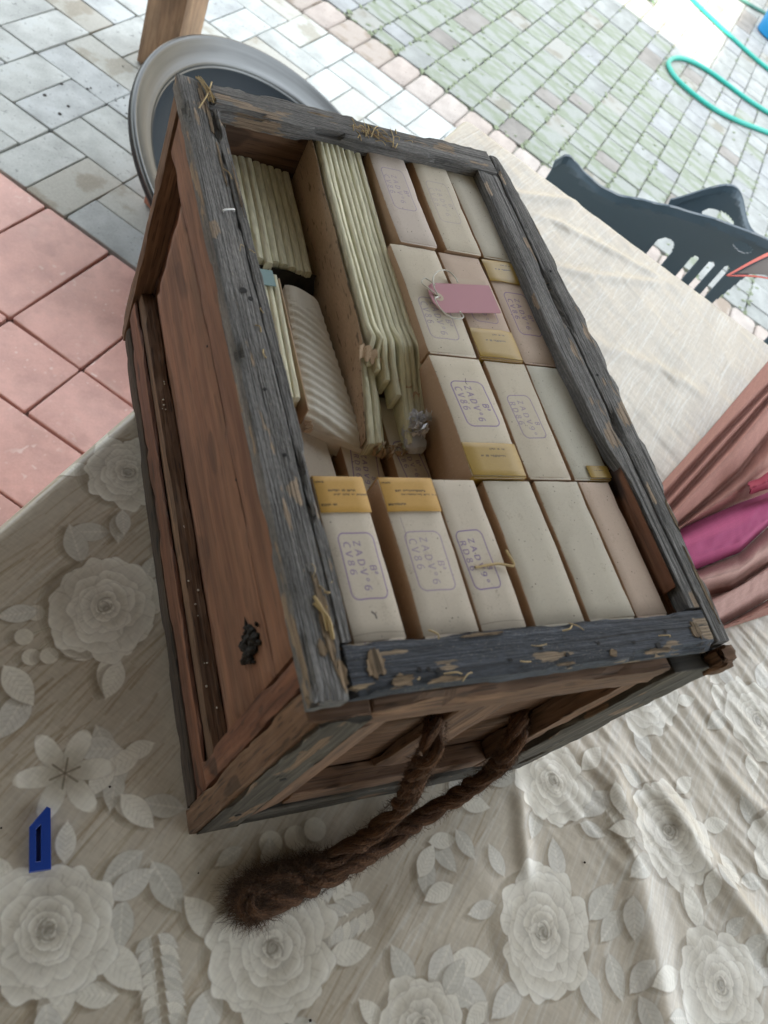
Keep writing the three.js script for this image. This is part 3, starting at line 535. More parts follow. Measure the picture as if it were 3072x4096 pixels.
  B('rim_end', [0.0195, 0.2842, -0.0372], [0.3018, CH - 0.0003, -0.0085], 'x', M.paintDark, rim, 'dark blue grey near rim board with worm holes');
  B('rim_end', [0.0195, 0.2842, -0.5318], [0.302, CH + 0.0004, -0.4985], 'x', M.paint, { ...rim, chip: 0.0032 });
  B('rim_corner', [0.3025, 0.272, -0.0115], [0.318, 0.297, 0.0045], 'y', M.brown, { chip: 0.006, rough: 0.003, step: 0.003 }, 'splintered brown near right corner');
  // nails, worm holes, a staple
  const at = (x, y, z, r, flat = 'y') => { const g = new THREE.CylinderGeometry(r, r * 0.8, 0.0006, 9); if (flat === 'x') g.rotateZ(Math.PI / 2); if (flat === 'z') g.rotateX(Math.PI / 2); g.translate(x, y, z); part('nail_hole', g, M.black, crate); };
  for (const [x, z, r] of [[0.062, -0.018, 0.0016], [0.068, -0.0175, 0.0014], [0.074, -0.016, 0.0018], [0.125, -0.017, 0.0012], [0.150, -0.022, 0.0013], [0.168, -0.016, 0.0016], [0.196, -0.021, 0.0012], [0.205, -0.014, 0.0017], [0.226, -0.019, 0.0013], [0.246, -0.015, 0.0022], [0.258, -0.024, 0.0012], [0.012, -0.055, 0.0022], [0.016, -0.047, 0.0016], [0.010, -0.295, 0.0028], [0.014, -0.288, 0.002], [0.009, -0.21, 0.0013], [0.012, -0.16, 0.0014], [0.308, -0.25, 0.0013], [0.311, -0.37, 0.0014]]) at(x, CH + 0.0001, z, r);
  for (const [y, z, r] of [[0.25, -0.455, 0.0022], [0.262, -0.41, 0.0012], [0.22, -0.32, 0.0024], [0.235, -0.30, 0.001], [0.21, -0.22, 0.0016], [0.24, -0.18, 0.0012], [0.19, -0.14, 0.001]]) at(0.0013, y, z, r, 'x');
  for (const [x, y] of [[0.02, 0.17], [0.018, 0.07]]) at(x, y, 0.0029, 0.0028, 'z');
  part('staple', tube([[0.0085, CH - 0.001, -0.372], [0.009, CH + 0.0018, -0.3721], [0.0165, CH + 0.0018, -0.3745], [0.017, CH - 0.001, -0.375]], 0.0007, 16, 6), std({ color: rgb(0.75, 0.75, 0.74), metalness: 0.6, roughness: 0.4 }), crate, 'bright wire staple in the left rim');
  { // crumbled black iron fitting on the left side
    const l = []; for (let k = 0; k < 90; k++) { const a = rr(0, 6.28), q = 0.0125 * Math.sqrt(rnd()), e = rr(0.5, 1.25); l.push(new THREE.IcosahedronGeometry(rr(0.0012, 0.0040), 0).scale(0.8, rr(0.5, 1.4), rr(0.5, 1.4)).rotateX(rr(0, 3)).rotateY(rr(0, 3)).translate(-0.001 + rr(-0.0025, 0.002) * (1 - q / 0.0125), 0.214 + Math.sin(a) * q * 1.35 * e, -0.074 + Math.cos(a) * q * 0.9 * e)); }
    l.push(new THREE.ConeGeometry(0.0022, 0.009, 5).rotateX(-1.3).rotateZ(0.4).translate(-0.001, 0.214, -0.088));
    part('iron_fitting', l, std({ color: rgb(0.018, 0.016, 0.015), roughness: 0.85, metalness: 0.2 }), crate, 'crumbled black iron fitting on the left side');
  }
  { // places where the paint has gone from the rim: ragged slivers of bare wood
    const patch = (cx, cz, lx, lz, turn = 0) => {
      const n = 34, ring = []; const ph = rr(0, 9);
      for (let i = 0; i < n; i++) { const a = i / n * 6.2832, q = 0.62 + 0.75 * (noise(i * 0.55 + ph, ph, 1, 0, 0)) * (i % 2 ? 1 : 0.72); ring.push(new THREE.Vector2(Math.cos(a) * lx / 2 * q, Math.sin(a) * lz / 2 * q)); }
      const g = new THREE.ExtrudeGeometry(new THREE.Shape(ring), { depth: 0.0007, bevelEnabled: false }).rotateX(-Math.PI / 2).rotateY(turn).translate(cx, CH - 0.0002, cz);
      part('bare_wood', boardUV(g, lx > lz ? 'x' : 'z', 0.2, 0.06), M.bare, crate);
    };
    for (const q of [[0.0130, -0.052, 0.0065, 0.05], [0.0075, -0.036, 0.005, 0.010], [0.0155, -0.020, 0.0055, 0.02], [0.036, -0.024, 0.012, 0.017], [0.050, -0.013, 0.014, 0.007], [0.077, -0.0105, 0.026, 0.0035], [0.11, -0.0345, 0.03, 0.002], [0.165, -0.0105, 0.016, 0.0022], [0.205, -0.0135, 0.006, 0.005], [0.243, -0.0112, 0.026, 0.0035], [0.287, -0.022, 0.009, 0.012], [0.0155, -0.484, 0.003, 0.05], [0.0135, -0.51, 0.0045, 0.026], [0.0165, -0.425, 0.002, 0.05], [0.0245, -0.40, 0.002, 0.05], [0.12, -0.522, 0.024, 0.003], [0.17, -0.511, 0.03, 0.006], [0.313, -0.055, 0.003, 0.05], [0.317, -0.115, 0.0026, 0.03]]) patch(...q);
  }
  { // splinters and straw along the rim
    const l = []; const sp = (a, b, r) => l.push(tube([a, [(a[0] + b[0]) / 2 + rr(-0.002, 0.002), Math.max(a[1], b[1]) + rr(0.0005, 0.003), (a[2] + b[2]) / 2 + rr(-0.002, 0.002)], b], r, 6, 4));
    for (let k = 0; k < 9; k++) { const x = rr(0.02, 0.30), z = rnd() < 0.5 ? rr(-0.036, -0.01) : rr(-0.014, -0.008); sp([x, CH, z], [x + rr(-0.012, 0.012), CH + rr(0, 0.001), z + rr(-0.006, 0.004)], rr(0.0002, 0.0005)); }
    for (let k = 0; k < 12; k++) { const z = rr(-0.52, -0.03), x = rr(0.012, 0.026); sp([x, CH, z], [x + rr(-0.004, 0.006), CH, z + rr(-0.012, 0.012)], rr(0.0002, 0.0005)); }
    for (let k = 0; k < 24; k++) { const x = rr(0.15, 0.21); sp([x, CH, rr(-0.53, -0.50)], [x + rr(-0.01, 0.015), CH + rr(0, 0.002), rr(-0.53, -0.495)], rr(0.0003, 0.0007)); }
    for (let k = 0; k < 7; k++) sp([0.014 + rr(-0.002, 0.002), CH, -0.534 + rr(0, 0.004)], [0.020 + rr(-0.004, 0.004), CH + 0.001, -0.506 + rr(-0.006, 0.006)], rr(0.0003, 0.0006));
    sp([0.024, CH + 0.002, -0.527], [0.008, CH + 0.001, -0.489], 0.0006); sp([0.010, CH, -0.066], [0.013, CH, -0.045], 0.0011); sp([0.009, CH, -0.062], [0.015, CH, -0.04], 0.0012);
    part('splinters', l, M.straw, crate).userData.kind = 'stuff';
  }
}
function flip(g) { const n = g.index ? g.toNonIndexed() : g, p = n.attributes.position; for (const k of Object.keys(n.attributes)) if (k !== 'position') n.deleteAttribute(k); for (let i = 0; i < p.count; i += 3) { const a = [p.getX(i), p.getY(i), p.getZ(i)]; p.setXYZ(i, p.getX(i + 1), p.getY(i + 1), p.getZ(i + 1)); p.setXYZ(i + 1, ...a); } n.computeVertexNormals(); return n; }
{ // rope handle of dark coir: three twisted strands and loose fibres
  const path = curve([[0.149, 0.169, -0.030], [0.132, 0.183, -0.010], [0.122, 0.186, 0.004], [0.128, 0.150, 0.0105], [0.146, 0.088, 0.0185], [0.139, 0.034, 0.0310], [0.108, 0.016, 0.0415], [0.080, 0.0135, 0.0475], [0.047, 0.014, 0.0500], [0.030, 0.016, 0.0540], [0.033, 0.017, 0.0640], [0.060, 0.0135, 0.0620], [0.094, 0.0130, 0.0560], [0.125, 0.0130, 0.0490], [0.157, 0.0135, 0.0390], [0.192, 0.019, 0.0275], [0.224, 0.042, 0.0170], [0.239, 0.080, 0.0085], [0.232, 0.122, 0.0030], [0.236, 0.136, -0.0100], [0.245, 0.137, -0.030]]);
  const N = 360, F = path.computeFrenetFrames(N, false), L = path.getLength(), coir = [0.042, 0.021, 0.012];
  const mat = std({ map: dataTex(128, 256, (u, v) => mixc(hex(0x38251a), hex(0x7d583a), fbm(u * 8, v * 44, 4, 4, 8, 44))), roughness: 1, bumpMap: fineGrain.clone(), bumpScale: 0.003 });
  mat.bumpMap.repeat.set(12, 0.4); mat.bumpMap.needsUpdate = true;
  mat.map.repeat.set(12, 1);
  const thick = (k) => 0.0046 * (1 + 0.5 * Math.exp(-(((k - 0.455) / 0.05) ** 2)));
  const at = (k, ang, r) => { const i = Math.min(N, Math.round(k * N)), c = path.getPointAt(k); return c.addScaledVector(F.normals[i], Math.cos(ang) * r).addScaledVector(F.binormals[i], Math.sin(ang) * r); };
  const handle = part('rope_handle', [0, 1, 2].map((q) => { const pts = []; for (let i = 0; i <= N; i++) { const k = i / N, p = at(k, q * 2.094 + k * L * 105 + 0.7 * Math.sin(k * 31 + q) + 0.5 * Math.sin(k * 77), thick(k) * (0.95 + 0.28 * (fbm(k * 40, q * 5, 1.5, 2) - 0.5))); pts.push(p); } return new THREE.TubeGeometry(new THREE.CatmullRomCurve3(pts), N, 0.0045, 7, false); }), mat, crate, 'thick frayed dark brown rope handle');
  const hair = [], hairLight = []; const one = (k, len, lift, droop = 0) => {
    const a = rr(0, 6.28), r = thick(k) + 0.0045, p = at(k, a, r * 0.8), i = Math.min(N, Math.round(k * N)), dir = F.normals[i].clone().multiplyScalar(Math.cos(a)).addScaledVector(F.binormals[i], Math.sin(a)).multiplyScalar(lift).addScaledVector(F.tangents[i], rr(-1, 1) * 1.1).normalize();
    const m = p.clone().addScaledVector(dir, len * 0.5).add(V3(rr(-1, 1), rr(-1, 1), rr(-1, 1)).multiplyScalar(len * 0.18)), e = p.clone().addScaledVector(dir, len).add(V3(rr(-1, 1), rr(-1, 1) - 0.3, rr(-1, 1)).multiplyScalar(len * 0.25));
    m.y -= droop * len * 0.35; e.y -= droop * len; for (const q of [m, e]) q.y = Math.max(q.y, 0.0006 + rnd() * 0.002);
    const w = rr(0.0001, 0.0002), side = V3(rr(-1, 1), rr(-1, 1), rr(-1, 1)).cross(dir).normalize().multiplyScalar(w), up = side.clone().cross(dir).normalize().multiplyScalar(w), pos = [], id = [];
    for (const [q, f] of [[p, 1], [m, 0.8], [e, 0.25]]) for (let j = 0; j < 3; j++) { const c = q.clone().addScaledVector(side, f * Math.cos(j * 2.094)).addScaledVector(up, f * Math.sin(j * 2.094)); pos.push(c.x, c.y, c.z); }
    for (let s = 0; s < 2; s++) for (let j = 0; j < 3; j++) { const A = s * 3 + j, B = s * 3 + (j + 1) % 3; id.push(A, B, A + 3, B, B + 3, A + 3); }
    const g = new THREE.BufferGeometry(); g.setAttribute('position', new THREE.Float32BufferAttribute(pos, 3)); g.setIndex(id); g.computeVertexNormals(); (rnd() < 0.4 ? hairLight : hair).push(g);
  };
  for (let k = 0; k < 9000; k++) one(rr(0.02, 0.98), rr(0.002, 0.0075), rnd() < 0.6 ? rr(0, 0.4) : rr(0.3, 0.9));
  for (let k = 0; k < 9000; k++) one(clamp(0.45 + rr(-0.085, 0.085) * rr(0.4, 1)), rr(0.006, 0.0175), rr(0.05, 0.7), 0.7);
  const f = part('rope_fibre', hair, std({ color: rgb(...coir), roughness: 1 }), handle); f.userData.kind = 'stuff';
  const f2 = part('rope_fibre', hairLight, std({ color: rgb(0.14, 0.083, 0.048), roughness: 1 }), handle, 'paler loose fibres'); f2.userData.kind = 'stuff';
}
// ================================================================== BOXES AND BUNDLES IN THE CRATE
// one sheet of printed box tops: cells of 256 x 680 pixels, eight across and three down
const atlas = document.createElement('canvas'); atlas.width = 2048; atlas.height = 2048;
const ax = atlas.getContext('2d');
const cellAt = (n) => [(n % 8) * 256, Math.floor(n / 8) * 680];
function blank(n, base) {
  const [X, Y] = cellAt(n); ax.save(); ax.beginPath(); ax.rect(X, Y, 256, 680); ax.clip();
  ax.fillStyle = base; ax.fillRect(X, Y, 256, 680);
  for (let k = 0; k < 1500; k++) { ax.fillStyle = rnd() < 0.5 ? `rgba(255,250,238,${rr(0.03, 0.12)})` : `rgba(84,74,58,${rr(0.03, 0.13)})`; ax.fillRect(X + rr(0, 256), Y + rr(0, 680), rr(1, 7), rr(1, 5)); }
  for (let k = 0; k < 240; k++) { const e = Math.floor(rr(0, 4)), q = rnd(), L = rr(2, 14), t = rr(1.5, 4.5); ax.fillStyle = `rgba(236,228,212,${rr(0.15, 0.55)})`; if (e < 2) ax.fillRect(X + (e ? 256 - t : 0), Y + q * 680, t, L); else ax.fillRect(X + q * 256, Y + (e === 3 ? 680 - t : 0), L, t); }
  for (let k = 0; k < 5; k++) { const cx = X + rr(20, 236), cy = Y + rr(30, 650), R = rr(12, 46); for (let m = 0; m < 60; m++) { const an = rr(0, 6.28), q = R * Math.sqrt(rnd()); ax.fillStyle = `rgba(104,88,64,${rr(0.05, 0.2)})`; ax.fillRect(cx + Math.cos(an) * q, cy + Math.sin(an) * q * 1.6, rr(1, 5), rr(1, 5)); } }
  for (let k = 0; k < 26; k++) { ax.fillStyle = `rgba(52,44,34,${rr(0.3, 0.85)})`; ax.beginPath(); ax.arc(X + rr(0, 256), Y + rr(0, 680), rr(0.8, 3.2), 0, 7); ax.fill(); }
  for (let k = 0; k < 9; k++) { ax.strokeStyle = `rgba(110,96,76,${rr(0.1, 0.3)})`; ax.lineWidth = rr(0.8, 2); ax.beginPath(); const a = X + rr(0, 256), b = Y + rr(0, 680); ax.moveTo(a, b); ax.lineTo(a + rr(-30, 30), b + rr(-60, 60)); ax.stroke(); }
  for (let k = 0; k < 70; k++) { const e = Math.floor(rr(0, 4)), q = rnd(); ax.fillStyle = `rgba(120,100,72,${rr(0.08, 0.3)})`; const L = rr(4, 22); if (e < 2) ax.fillRect(X + (e ? 256 - rr(1, 6) : 0), Y + q * 680, rr(2, 6), L); else ax.fillRect(X + q * 256, Y + (e === 3 ? 680 - rr(1, 6) : 0), L, rr(2, 6)); }
  ax.restore();
}
function stamp(n, cx, cy, w, h, strength, lines, rot = 0) {
  const [X, Y] = cellAt(n); ax.save(); ax.beginPath(); ax.rect(X, Y, 256, 680); ax.clip(); ax.translate(X + cx, Y + cy); ax.rotate(rot);
  ax.globalAlpha = strength * 0.8; ax.strokeStyle = '#664f92'; ax.lineWidth = 4.4; ax.beginPath(); ax.roundRect(-w / 2, -h / 2, w, h, 30); ax.stroke();
  ax.lineWidth = 2; ax.globalAlpha = strength * 0.5; ax.beginPath(); ax.roundRect(-w / 2 + 3, -h / 2 - 3, w, h, 30); ax.stroke();
  ax.rotate(Math.PI / 2); ax.fillStyle = '#5a4688'; ax.textAlign = 'center'; ax.textBaseline = 'middle';
  lines.forEach(([txt, dx, dy, size], i) => { for (let k = 0; k < 3; k++) { ax.globalAlpha = strength * rr(0.26, 0.5); ax.font = `${size}px sans-serif`; ax.fillText(txt, dx + rr(-2, 2), dy + rr(-1.5, 1.5)); } });
  ax.globalAlpha = 1; ax.restore();
  ax.save(); ax.beginPath(); ax.rect(X, Y, 256, 680); ax.clip(); ax.globalAlpha = 0.9;             // worn ink
  for (let k = 0; k < 340; k++) { ax.fillStyle = '#c4beb1'; ax.globalAlpha = rr(0.1, 0.7) * (1.1 - strength); ax.fillRect(X + cx - w / 2 + rr(-6, w + 6), Y + cy - h / 2 + rr(-6, h + 6), rr(1, 5), rr(1, 5)); }
  ax.restore();
}
const TXT = [['Bª', 20, -48, 44], ['Z A D V º 6', 0, 2, 45], ['C V 8 6', -30, 52, 45]];
const TXT3 = [['8', 40, -46, 40], ['Z A D V 9 º', 6, 0, 44], ['R D 8 6', -20, 50, 44]];
const GREY = '#c8beaf', PALE = '#c2bbac', PINKISH = '#c5b09f', CREAM = '#cbc1af';
[[0, GREY], [1, GREY], [2, GREY], [3, PALE], [4, PALE], [5, PINKISH], [6, '#c6bab0'], [7, CREAM], [8, PALE], [9, CREAM], [10, PINKISH], [11, PINKISH], [12, CREAM], [13, CREAM], [14, '#c4c0b2'], [15, GREY], [16, GREY], [17, '#c5bfac'], [18, '#a88a6d'], [19, GREY]].forEach(([n, c]) => blank(n, c));
stamp(0, 138, 385, 172, 270, 0.75, TXT); stamp(1, 128, 375, 165, 255, 0.5, TXT); stamp(2, 110, 380, 150, 262, 0.9, TXT3, -0.05);
stamp(6, 128, 300, 150, 300, 0.4, TXT); stamp(9, 118, 470, 150, 250, 0.4, TXT); stamp(10, 130, 330, 150, 250, 0.45, TXT3); stamp(11, 140, 360, 160, 280, 0.75, TXT); stamp(7, 120, 330, 150, 300, 0.22, TXT);
stamp(12, 140, 280, 160, 260, 0.85, TXT, -0.06); stamp(13, 130, 335, 140, 250, 0.6, TXT3, -0.06); stamp(15, 128, 470, 170, 260, 0.95, TXT3, 0.2); stamp(16, 128, 430, 170, 260, 0.95, TXT, -0.15);
{ // pen marks
  const pen = (n, l, w = 4, c = 'rgba(60,56,60,0.8)') => { const [X, Y] = cellAt(n); ax.strokeStyle = c; ax.lineWidth = w; ax.beginPath(); l.forEach((q, i) => (i ? ax.lineTo(X + q[0], Y + q[1]) : ax.moveTo(X + q[0], Y + q[1]))); ax.stroke(); };
  pen(0, [[120, 570], [135, 582], [138, 598]], 7); pen(12, [[140, 130], [132, 160], [138, 168]], 3); pen(1, [[52, 180], [56, 260], [46, 300]], 2.5, 'rgba(120,100,120,0.6)');
  ax.strokeStyle = 'rgba(90,74,52,0.5)'; ax.lineWidth = 2; for (const n of [0, 2]) { const [X, Y] = cellAt(n); ax.beginPath(); ax.moveTo(X, Y + 655); ax.quadraticCurveTo(X + 128, Y + 640, X + 256, Y + 652); ax.stroke(); }
}
for (const [n, seedShift] of [[20, 0], [21, 5], [22, 9]]) {   // printed ochre paper bands
  const [X, Y] = cellAt(n); ax.fillStyle = n === 22 ? '#a5873a' : '#bf9547'; ax.fillRect(X, Y, 256, 680);
  for (let k = 0; k < 1500; k++) { ax.fillStyle = rnd() < 0.5 ? `rgba(240,210,130,${rr(0.03, 0.12)})` : `rgba(110,76,24,${rr(0.03, 0.13)})`; ax.fillRect(X + rr(0, 256), Y + rr(0, 680), rr(1, 12), rr(1, 8)); }
  const words = (px, py, size, count) => { ax.save(); ax.translate(0, Y); ax.scale(1, 3.0); ax.translate(0, -Y); py /= 3.0; ax.fillStyle = 'rgba(58,42,20,0.85)'; let q = px; for (let k = 0; k < count; k++) { const w = rr(2, 5) * size / 20; ax.fillRect(X + q, Y + py + rr(-1, 1), w, size * rr(0.35, 0.7)); if (rnd() < 0.6) ax.fillRect(X + q, Y + py + size * 0.3, w + 3, 2.4); q += w + rr(1.5, 3.5) + (rnd() < 0.14 ? 8 : 0); } ax.restore(); };
  if (n !== 22) { words(60, 250, 24, 20); words(84, 330, 20, 24); words(10, 520, 26, 11); words(6, 90, 20, 7); ax.fillRect(X, Y + 600, 256, 3); }
  else { words(70, 260, 24, 16); words(120, 120, 20, 10); }
}
const atlasTex = new THREE.CanvasTexture(atlas); atlasTex.colorSpace = THREE.SRGBColorSpace; atlasTex.anisotropy = 8;
const cardBump = dataTex(128, 128, (u, v) => g3(fbm(u * 24, v * 24, 3, 3, 24, 24)), false);
const cardMat = std({ map: atlasTex, roughness: 0.8 });
function cellUV(g, n, side = 18) {
  const p = g.attributes.position, N = g.attributes.normal, uv = new Float32Array(p.count * 2); g.computeBoundingBox(); const b = g.boundingBox, sz = b.getSize(V3());
  for (let i = 0; i < p.count; i++) {
    const fx = clamp((p.getX(i) - b.min.x) / sz.x, 0.01, 0.99), fy = clamp((p.getY(i) - b.min.y) / sz.y, 0.01, 0.99), fz = clamp((p.getZ(i) - b.min.z) / sz.z, 0.01, 0.99);
    const top = N.getY(i) > 0.6, [X, Y] = cellAt(top ? n : side), a = top ? fx : Math.abs(N.getX(i)) > 0.6 ? fy : fx, c = top ? fz : Math.abs(N.getX(i)) > 0.6 ? fz : fy;
    uv[2 * i] = (X + 256 * a) / 2048; uv[2 * i + 1] = 1 - (Y + 680 * c) / 2048;
  }
  g.setAttribute('uv', new THREE.BufferAttribute(uv, 2)); return g;
}
const IN = (x, y, z) => [x, CY + y, z];
const bandMat = std({ map: atlasTex, roughness: 0.5 });
// a packet between x0..x1 and z0..z1 with its top at height top
function packet([x0, x1], [z0, z1], top, cell, label, o = {}) {
  const w = x1 - x0 - 0.0012, d = z1 - z0 - 0.0012, h = o.h || 0.08, t = thing('cartridge_box', label, 'box', IN((x0 + x1) / 2, top - h, (z0 + z1) / 2), o.turn || 0, 'small stamped cardboard boxes in the crate');
  const ph = rr(0, 6);
  part('carton', cellUV(softBox(w, h, d, 0.0007, [4, 2, 10], (v, S) => {
    if (v.y > 0) v.y += 0.0009 * Math.cos(v.x / S[0] * 1.5) * Math.cos(v.z / S[2] * 1.5) + 0.0016 * (fbm(v.x * 90 + ph, v.z * 60, ph, 2) - 0.5);
    v.x += 0.0006 * Math.sin(v.z * 40 + ph);
  }, 0.8).translate(0, h / 2, 0), cell, o.side || 18), cardMat, t);
  // folded end flap, a lip of card along the near end
  const flap = cellUV(softBox(w - 0.0015, 0.0007, 0.0028, 0.0003, [3, 1, 1]).translate(0, h - 0.0006, d / 2 + 0.0002), cell); part('flap', flap, cardMat, t);
  if (o.band) {   // paper band folded over the top and down one end
    const { len, end, cell: bc } = o.band, sg = end === 'far' ? -1 : 1, zc = sg * (d / 2 - len / 2), bw = w * (o.band.w || 1) + 0.0006, bx = (o.band.dx || 0);
    const a = softBox(bw, 0.0009, len, 0.0004, [4, 1, 6], (v) => { v.y += 0.0006 * Math.cos(v.x / w * 3) + (o.band.crinkle || 0) * (fbm(v.x * 160, v.z * 90, 3.3, 3) - 0.5); }).translate(bx, h + 0.0009, zc);
    const b = softBox(bw, 0.022, 0.0009, 0.0004, [3, 3, 1]).translate(bx, h - 0.0105, sg * (d / 2 + 0.0007));
    const uvA = cellUV(a, bc, bc), uvB = cellUV(b, bc, bc); if (sg > 0) for (const g of [uvA]) { const q = g.attributes.uv; }
    part('paper_band', [uvA, uvB], o.band.mat || bandMat, t, o.band.label);
  }
  return t;
}
{
  // what lies underneath carries the visible boxes
  const l = []; for (let i = 0; i < 6; i++) for (let j = 0; j < 4; j++) l.push(softBox(0.0405, 0.19, 0.112, 0.001).translate(0.031 + 0.0424 * i + 0.0205, 0.0125 + 0.095, -0.044 - 0.1155 * j - 0.056));
  const q = part('lower_boxes', l.map((g) => cellUV(g, 18)), cardMat, scene); q.position.set(0, CY, 0); tag(q, 'lower layer of cardboard boxes filling the crate underneath the visible ones', 'boxes', null, 'stuff');
}
const near = [-0.1515, -0.040], T1 = CH - 0.0105;
packet([0.031, 0.0665], near, T1, 0, 'first box at the rope end, against the left rim, with ochre band and clear stamp', { h: 0.083, band: { len: 0.026, end: 'far', cell: 20, label: 'ochre printed paper band' } });
packet([0.0775, 0.1185], near, T1 - 0.0003, 1, 'second box at the rope end, ochre paper band and faded purple stamp', { h: 0.083, band: { len: 0.0255, end: 'far', cell: 21, label: 'ochre printed paper band' } });
packet([0.119, 0.1545], near, T1, 2, 'third box at the rope end, dark purple stamp crossed by a straw, no band', { h: 0.083 });
packet([0.1612, 0.2035], near, T1 - 0.0006, 3, 'plain grey box at the rope end beside the straw-crossed one', { h: 0.083 });
packet([0.2065, 0.2485], near, T1 - 0.0004, 4, 'plain grey box at the rope end next to the pinkish box', { h: 0.083 });
packet([0.2495, 0.2805], near, T1 - 0.0008, 5, 'pinkish tan box at the rope end against the right rim', { h: 0.083 });
const rC = [-0.2645, -0.1535], rB = [-0.384, -0.2665], rA = [-0.5075, -0.3865];
const goldMat = new THREE.MeshPhysicalMaterial({ map: atlasTex, roughness: 0.42, clearcoat: 0.15, clearcoatRoughness: 0.35 });
packet([0.153, 0.2005], rC, T1, 12, 'box with strong purple stamp, ink stroke and yellow tape, second row from the rope', { h: 0.084, band: { len: 0.028, end: 'near', cell: 22, mat: goldMat, crinkle: 0.002, label: 'yellowed tape band' } });
packet([0.2035, 0.2445], rC, T1 - 0.0006, 13, 'untaped box with faint purple stamp, between the strongly stamped and greenish boxes', { h: 0.083 });
packet([0.246, 0.2845], rC, T1 - 0.001, 14, 'greenish grey unstamped box with small yellow corner scrap, at the right rim', { h: 0.083, band: { len: 0.011, end: 'near', cell: 22, w: 0.55, dx: 0.008, mat: goldMat, label: 'small yellow tape scrap' } });
packet([0.154, 0.1995], rB, T1, 9, 'box under the rounded string end of the pink tag, faint stamp below the string', { h: 0.084 });
packet([0.2015, 0.2445], rB, T1 - 0.0004, 10, 'box crossed by the pink tag, glossy yellow tape on its near end', { h: 0.083, band: { len: 0.030, end: 'near', cell: 22, mat: goldMat, crinkle: 0.003, label: 'glossy yellow tape' } });
packet([0.246, 0.2842], rB, T1 - 0.001, 11, 'tan box at the right rim with dense stamp and glossy yellow far end', { h: 0.083, band: { len: 0.026, end: 'far', cell: 22, mat: goldMat, crinkle: 0.003, label: 'glossy yellow tape' } });
packet([0.1635, 0.2015], rA, T1 + 0.0015, 6, 'grey mauve box with faint stamp at the far end beside the ribbed bundle', { h: 0.085 });
packet([0.2095, 0.2475], rA, T1 + 0.0015, 7, 'cream box with brown scuffed corner at the far end, middle of its row', { h: 0.085 });
packet([0.2485, 0.2845], rA, T1 + 0.0005, 8, 'plain pale box in the far right corner of the crate', { h: 0.085 });
// boxes seen lower down through the gap
packet([0.045, 0.0785], [-0.262, -0.156], 0.236, 19, 'pale box low in the gap beside the left rim, behind the banded boxes', { h: 0.033 });
packet([0.0855, 0.1165], [-0.262, -0.158], 0.238, 15, 'low box with dark blue stamp in the gap between the two banded boxes', { h: 0.035, turn: 0.03 });
packet([0.1225, 0.1520], [-0.255, -0.159], 0.246, 16, 'low pale box with bluish stamp below the torn white paper', { h: 0.043 });

function solid(pts, drop) {      // a grid of top points closed by straight sides and a floor
  const n = pts.length, m = pts[0].length, pos = [], uv = [], idx = [];
  for (const k of [0, 1]) for (let i = 0; i < n; i++) for (let j = 0; j < m; j++) { const p = pts[i][j]; pos.push(p.x, p.y - k * drop, p.z); uv.push(i / (n - 1), j / (m - 1)); }
  const K = n * m; for (let i = 0; i + 1 < n; i++) for (let j = 0; j + 1 < m; j++) { const a = i * m + j; idx.push(a, a + 1, a + m, a + 1, a + m + 1, a + m, a + K, a + m + K, a + 1 + K, a + 1 + K, a + m + K, a + m + 1 + K); }
  const rim = []; for (let j = 0; j < m; j++) rim.push(j); for (let i = 1; i < n; i++) rim.push(i * m + m - 1); for (let j = m - 2; j >= 0; j--) rim.push((n - 1) * m + j); for (let i = n - 2; i > 0; i--) rim.push(i * m);
  rim.forEach((a, k) => { const b = rim[(k + 1) % rim.length]; idx.push(a, a + K, b, b, a + K, b + K); });
  const g = new THREE.BufferGeometry(); g.setAttribute('position', new THREE.Float32BufferAttribute(pos, 3)); g.setAttribute('uv', new THREE.Float32BufferAttribute(uv, 2)); g.setIndex(idx); g.computeVertexNormals(); return toCreasedNormals(g, 0.9);
}
// bundles of folded card: every fold is a piece of its own
const foldTex = dataTex(256, 128, (u, v) => { const a = fbm(u * 6, v * 40, 4, 4, 6, 40), b = fbm(u * 14, v * 14, 9, 4, 14, 14); return mixc(hex(0xcac7ad), hex(0xdfdcc6), a).map((q) => q * (0.86 + 0.28 * b)); });
const foldMats = [1, 0.94, 1.05].map((k) => std({ map: foldTex, color: rgb(k, k, k * 0.97), roughness: 0.85 }));
const kraft = std({ map: dataTex(256, 256, (u, v) => { const a = fbm(u * 5, v * 5, 83, 4, 5, 5), b = noise(u * 120, v * 120, 84, 120, 120), c = smooth(0.8, 0.95, noise(u * 40, v * 40, 85, 40, 40)); return mixc(hex(0xb59b80), hex(0xcfb79c), a).map((q) => q * (0.95 + 0.1 * b) * (1 - 0.3 * c)); }), roughness: 0.9 });
